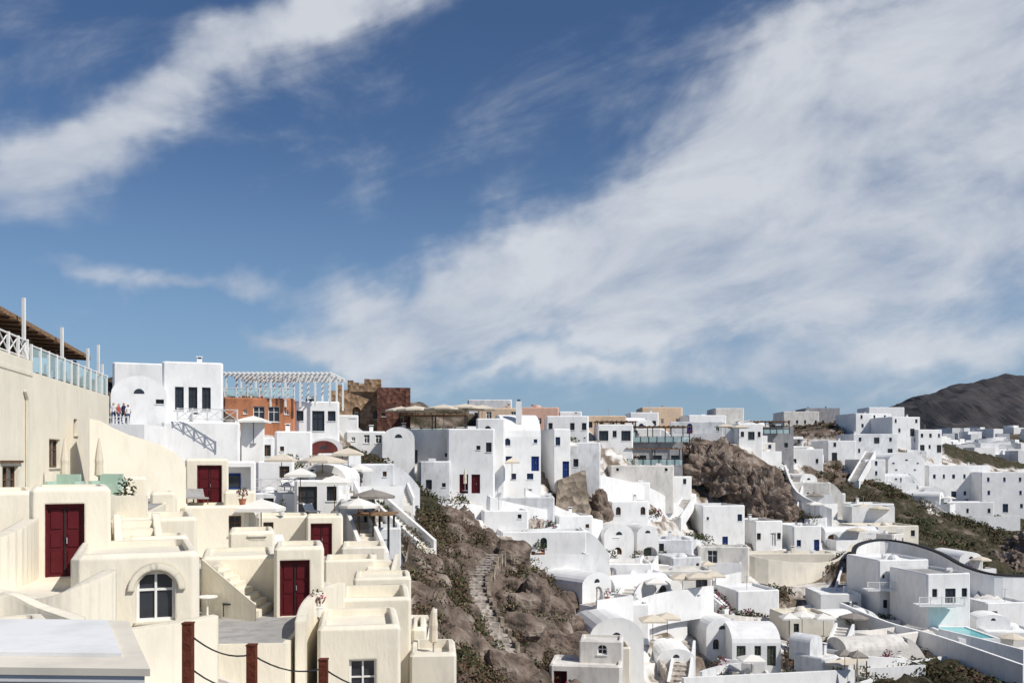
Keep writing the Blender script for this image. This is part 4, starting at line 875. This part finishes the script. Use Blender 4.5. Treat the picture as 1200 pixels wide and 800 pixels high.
# ================================================================== SCRUB + PATH ON THE ROCK
def scrub(name, poly, cnt, mats, size, dmin, dmax, lf=.16, thr=-.12):
    b = B(name); us = [a[0] for a in poly]; X_ = []
    for _ in range(int(cnt*8.3)):
        d = r4.uniform(dmin, dmax); u = r4.uniform(min(us), max(us)); X_.append(((u-600)/F*d, d))
    A_ = np.array(X_); Zs = TZ(A_[:, 0], A_[:, 1]); u_ = 600+A_[:, 0]/A_[:, 1]*F; v_ = HZ-Zs/A_[:, 1]*F; ok = inpoly(u_, v_, poly); k = 0
    for (x, yv), z, g in zip(X_, Zs, ok):
        if not g or k >= cnt: continue
        if any((x-a)**2+(yv-c)**2 < (r_*.9)**2 for a, c, r_ in OCC): continue
        if yv < 95 and abs(x) < 15 and np.min(np.hypot(x-pa_[:, 0], yv-pa_[:, 1])) < 1.6: continue
        if noise.noise(Vector((x*.15, yv*.15, 0))) < thr: continue
        k += 1; s_ = size*r4.uniform(.4, 1.4); leaves(b, (x, yv, z+.25), s_, s_*.7, int(38*s_/size)+12, lf*r4.uniform(.7, 1.3), [r4.choice(mats), r4.choice(mats)], r4)
    b.finish()
scrub('dry_scrub', RP['dry'], 420, ['leaf3', 'leaf3', 'leaf2', 'leaf4', 'leaf1'], .75, 46, 100, .12, -.1)
scrub('dry_scrub', [(470, 615), (560, 600), (575, 660), (540, 720), (500, 720), (470, 670)], 230, ['leaf3', 'leaf3', 'leaf3', 'leaf2', 'leaf1'], 1.1, 54, 98, .13, -.5)
scrub('dry_scrub', RP['dryb'], 160, ['leaf3', 'leaf2', 'leaf4', 'leaf1'], .8, 44, 70, .11, -.3)
scrub('green_scrub', RP['grn'], 170, ['leaf1', 'leaf2', 'leaf2', 'leaf3'], 1.0, 68, 115, .18)
scrub('green_scrub', RP['grn2'], 430, ['leaf1', 'leaf2', 'leaf2', 'leaf3'], 1.4, 130, 260, .26, -.05)
scrub('green_scrub', RP['grn3'], 300, ['leaf1', 'leaf2', 'leaf3'], 1.2, 80, 115, .2)
for k_, dm, dM in (('grn5', 105, 130), ('grn6', 160, 180), ('grn7', 112, 140), ('dry8', 190, 240), ('dry9', 110, 150), ('grn10', 92, 115), ('grn11', 88, 110), ('dry12', 110, 135)):
    scrub('green_scrub', RP[k_], 40, ['leaf1', 'leaf2', 'leaf3'], 1.0, dm, dM, .2, -.6)
scrub('dry_scrub', RP['rk'], 60, ['leaf2', 'leaf3'], 1.0, 140, 210, .25)
scrub('dry_scrub', RP['dry2'], 60, ['leaf2', 'leaf3'], 1.5, 210, 320, .35)
b = B('stepped_stone_path')
for p_, q_ in zip(pw, pw[1:]):
    n_ = max(1, int((p_-q_).length/.6))
    for i in range(n_):
        c = p_.lerp(q_, i/n_); dxy = (q_-p_); dxy.z = 0; dxy.normalize(); s_ = Vector((dxy.y, -dxy.x, 0)); hw = .8+r4.uniform(-.08, .08); e = dxy*.29
        z = tz(c.x, c.y)+.35+r4.uniform(-.03, .03)
        b.hexa([(*(c-e-s_*hw).xy, z-2), (*(c+e-s_*hw).xy, z-2), (*(c+e+s_*hw).xy, z-2), (*(c-e+s_*hw).xy, z-2), (*(c-e-s_*hw).xy, z), (*(c+e-s_*hw).xy, z), (*(c+e+s_*hw).xy, z), (*(c-e+s_*hw).xy, z)], 'stonel')
        for sg in (-1, 1):
            c2 = c+s_*sg*(hw+.18); w_ = s_*.16; h_ = z+r4.uniform(.05, .4)
            b.hexa([(*(c2-e-w_).xy, z-2), (*(c2+e-w_).xy, z-2), (*(c2+e+w_).xy, z-2), (*(c2-e+w_).xy, z-2), (*(c2-e-w_).xy, h_), (*(c2+e-w_).xy, h_), (*(c2+e+w_).xy, h_), (*(c2-e+w_).xy, h_)], 'stone')
b.finish()
# ================================================================== WORLD
w = bpy.data.worlds.new('World'); scene.world = w; w.use_nodes = True; nt = w.node_tree; nt.nodes.clear(); L = nt.links.new
SUN = Vector((.66, -.40, .78)).normalized()
sky = nn(nt, 'ShaderNodeTexSky', sky_type='NISHITA'); sky.sun_disc = False; sky.sun_elevation = math.asin(SUN.z); sky.sun_rotation = math.atan2(SUN.x, SUN.y); sky.air_density = 1.0; sky.dust_density = .4; sky.ozone_density = 2.0
def M_(op, a, b_=None, c=None, clamp=False):
    n_ = nn(nt, 'ShaderNodeMath', operation=op); n_.use_clamp = clamp
    for i, q_ in enumerate((a, b_, c)):
        if q_ is None: continue
        if isinstance(q_, (int, float)): n_.inputs[i].default_value = q_
        else: L(q_, n_.inputs[i])
    return n_.outputs[0]
tc = nn(nt, 'ShaderNodeTexCoord'); sp = nn(nt, 'ShaderNodeSeparateXYZ'); L(tc.outputs['Generated'], sp.inputs[0])
def wn(sc, det, ro, scale=(1, 1, 1), rot=0, dist=0, loc=(0, 0, 0)):
    mp = nn(nt, 'ShaderNodeMapping'); mp.inputs['Rotation'].default_value = (0, math.radians(rot), 0); L(tc.outputs['Generated'], mp.inputs[0])
    mq = nn(nt, 'ShaderNodeMapping'); mq.inputs['Scale'].default_value = scale; mq.inputs['Location'].default_value = loc; L(mp.outputs[0], mq.inputs[0])
    t = nn(nt, 'ShaderNodeTexNoise'); t.inputs['Scale'].default_value = sc; t.inputs['Detail'].default_value = det; t.inputs['Roughness'].default_value = ro; t.inputs['Distortion'].default_value = dist; L(mq.outputs[0], t.inputs['Vector']); return t
yc = M_('MAXIMUM', sp.outputs[1], .05)
wob = wn(4.0, 5, .6); ws = nn(nt, 'ShaderNodeSeparateColor'); L(wob.outputs['Color'], ws.inputs[0])
au = M_('ADD', M_('DIVIDE', sp.outputs[0], yc), M_('MULTIPLY', M_('SUBTRACT', ws.outputs[0], .5), .30))
av = M_('ADD', M_('DIVIDE', sp.outputs[2], yc), M_('MULTIPLY', M_('SUBTRACT', ws.outputs[1], .5), .20))
def blob(u, v, ru, rv, ang, amp=1.0):
    a = math.radians(ang); cx, cy = (u-600)/F, (HZ-v)/F
    dx = M_('SUBTRACT', au, cx); dy = M_('SUBTRACT', av, cy)
    p_ = M_('MULTIPLY', M_('ADD', M_('MULTIPLY', dx, math.cos(a)), M_('MULTIPLY', dy, math.sin(a))), F/ru)
    q_ = M_('MULTIPLY', M_('SUBTRACT', M_('MULTIPLY', dy, math.cos(a)), M_('MULTIPLY', dx, math.sin(a))), F/rv)
    e = M_('ADD', M_('MULTIPLY', p_, p_), M_('MULTIPLY', q_, q_))
    return M_('MULTIPLY', M_('EXPONENT', M_('MULTIPLY', e, -1)), amp)
blobs = [(1090, 120, 280, 115, 18, .9), (1150, 260, 270, 115, 8, .95), (930, 245, 260, 90, 14, .85), (700, 295, 240, 62, 18, .8), (480, 355, 220, 36, 14, .75), (900, 90, 130, 70, 30, .6), (1180, 10, 240, 80, 0, .8),
         (620, 398, 190, 26, 2, .85), (640, 440, 110, 10, 2, .7), (1060, 405, 300, 28, 6, .9), (800, 350, 240, 46, 6, .75), (940, 455, 330, 16, 0, .65),
         (220, 95, 250, 46, 24, .95), (40, 180, 120, 60, 18, .85), (30, 250, 80, 30, 0, .5), (400, 10, 120, 38, 20, .7), (190, 316, 200, 18, -2, .85), (340, 390, 110, 16, -15, .6)]
tot = None
for q_ in blobs:
    o_ = blob(*q_); tot = o_ if tot is None else M_('ADD', tot, o_)
n1 = wn(5.0, 8, .58, (1, 1, 2.0), 16, .4).outputs[0]; n2 = wn(9, 6, .62, (.6, .6, 2.4), 18, .8).outputs[0]
den = M_('ADD', M_('MINIMUM', tot, 1.12), M_('ADD', M_('MULTIPLY', M_('SUBTRACT', n1, .5), 1.9), M_('MULTIPLY', M_('SUBTRACT', n2, .5), .8)))
mr = nn(nt, 'ShaderNodeMapRange', interpolation_type='SMOOTHSTEP'); mr.inputs[1].default_value = .06; mr.inputs[2].default_value = 1.25; mr.inputs[4].default_value = .88; L(den, mr.inputs[0])
haze = nn(nt, 'ShaderNodeMapRange', interpolation_type='SMOOTHSTEP'); haze.inputs[1].default_value = .34; haze.inputs[2].default_value = .02; haze.inputs[3].default_value = 0; haze.inputs[4].default_value = .5; L(sp.outputs[2], haze.inputs[0])
hs = nn(nt, 'ShaderNodeHueSaturation'); hs.inputs['Saturation'].default_value = 1.12; hs.inputs['Value'].default_value = 1.0; L(sky.outputs[0], hs.inputs['Color'])
mx = nn(nt, 'ShaderNodeMix', data_type='RGBA', blend_type='MULTIPLY'); mx.inputs[0].default_value = 1; L(hs.outputs[0], mx.inputs[6]); mx.inputs[7].default_value = (.87, .92, 1.06, 1)
bg1 = nn(nt, 'ShaderNodeBackground'); bg1.inputs[1].default_value = .072; L(mx.outputs[2], bg1.inputs[0])
bg3 = nn(nt, 'ShaderNodeBackground'); bg3.inputs[0].default_value = (.28, .47, .72, 1); bg3.inputs[1].default_value = .9
m0 = nn(nt, 'ShaderNodeMixShader'); L(haze.outputs[0], m0.inputs[0]); L(bg1.outputs[0], m0.inputs[1]); L(bg3.outputs[0], m0.inputs[2])
cr = nn(nt, 'ShaderNodeValToRGB'); cr.color_ramp.elements[0].color = (.49, .55, .66, 1); cr.color_ramp.elements[1].color = (.77, .80, .85, 1); cr.color_ramp.elements[0].position = .35; cr.color_ramp.elements[1].position = .62; L(n1, cr.inputs[0])
bg2 = nn(nt, 'ShaderNodeBackground'); bg2.inputs[1].default_value = .9; L(cr.outputs[0], bg2.inputs[0])
ms = nn(nt, 'ShaderNodeMixShader'); L(mr.outputs[0], ms.inputs[0]); L(m0.outputs[0], ms.inputs[1]); L(bg2.outputs[0], ms.inputs[2])
wo = nn(nt, 'ShaderNodeOutputWorld'); L(ms.outputs[0], wo.inputs[0])
sl = bpy.data.lights.new('sun', 'SUN'); sl.energy = 4.5; sl.angle = math.radians(.5); sl.color = (1, .95, .87); so = bpy.data.objects.new('sun', sl); scene.collection.objects.link(so)
so.rotation_euler = (-SUN).to_track_quat('-Z', 'Y').to_euler(); so.location = (60, -20, 80)
# ================================================================== CAMERA
cam = bpy.data.cameras.new('camera'); cam.sensor_width = 36; cam.lens = 36*F/1200; cam.shift_y = (HZ-400)/1200; cam.clip_end = 60000; cam.clip_start = .1
co = bpy.data.objects.new('camera', cam); scene.collection.objects.link(co); co.rotation_euler = (math.radians(90), 0, 0); scene.camera = co
scene.view_settings.view_transform = 'Standard'; scene.view_settings.look = 'None'; scene.view_settings.exposure = 0
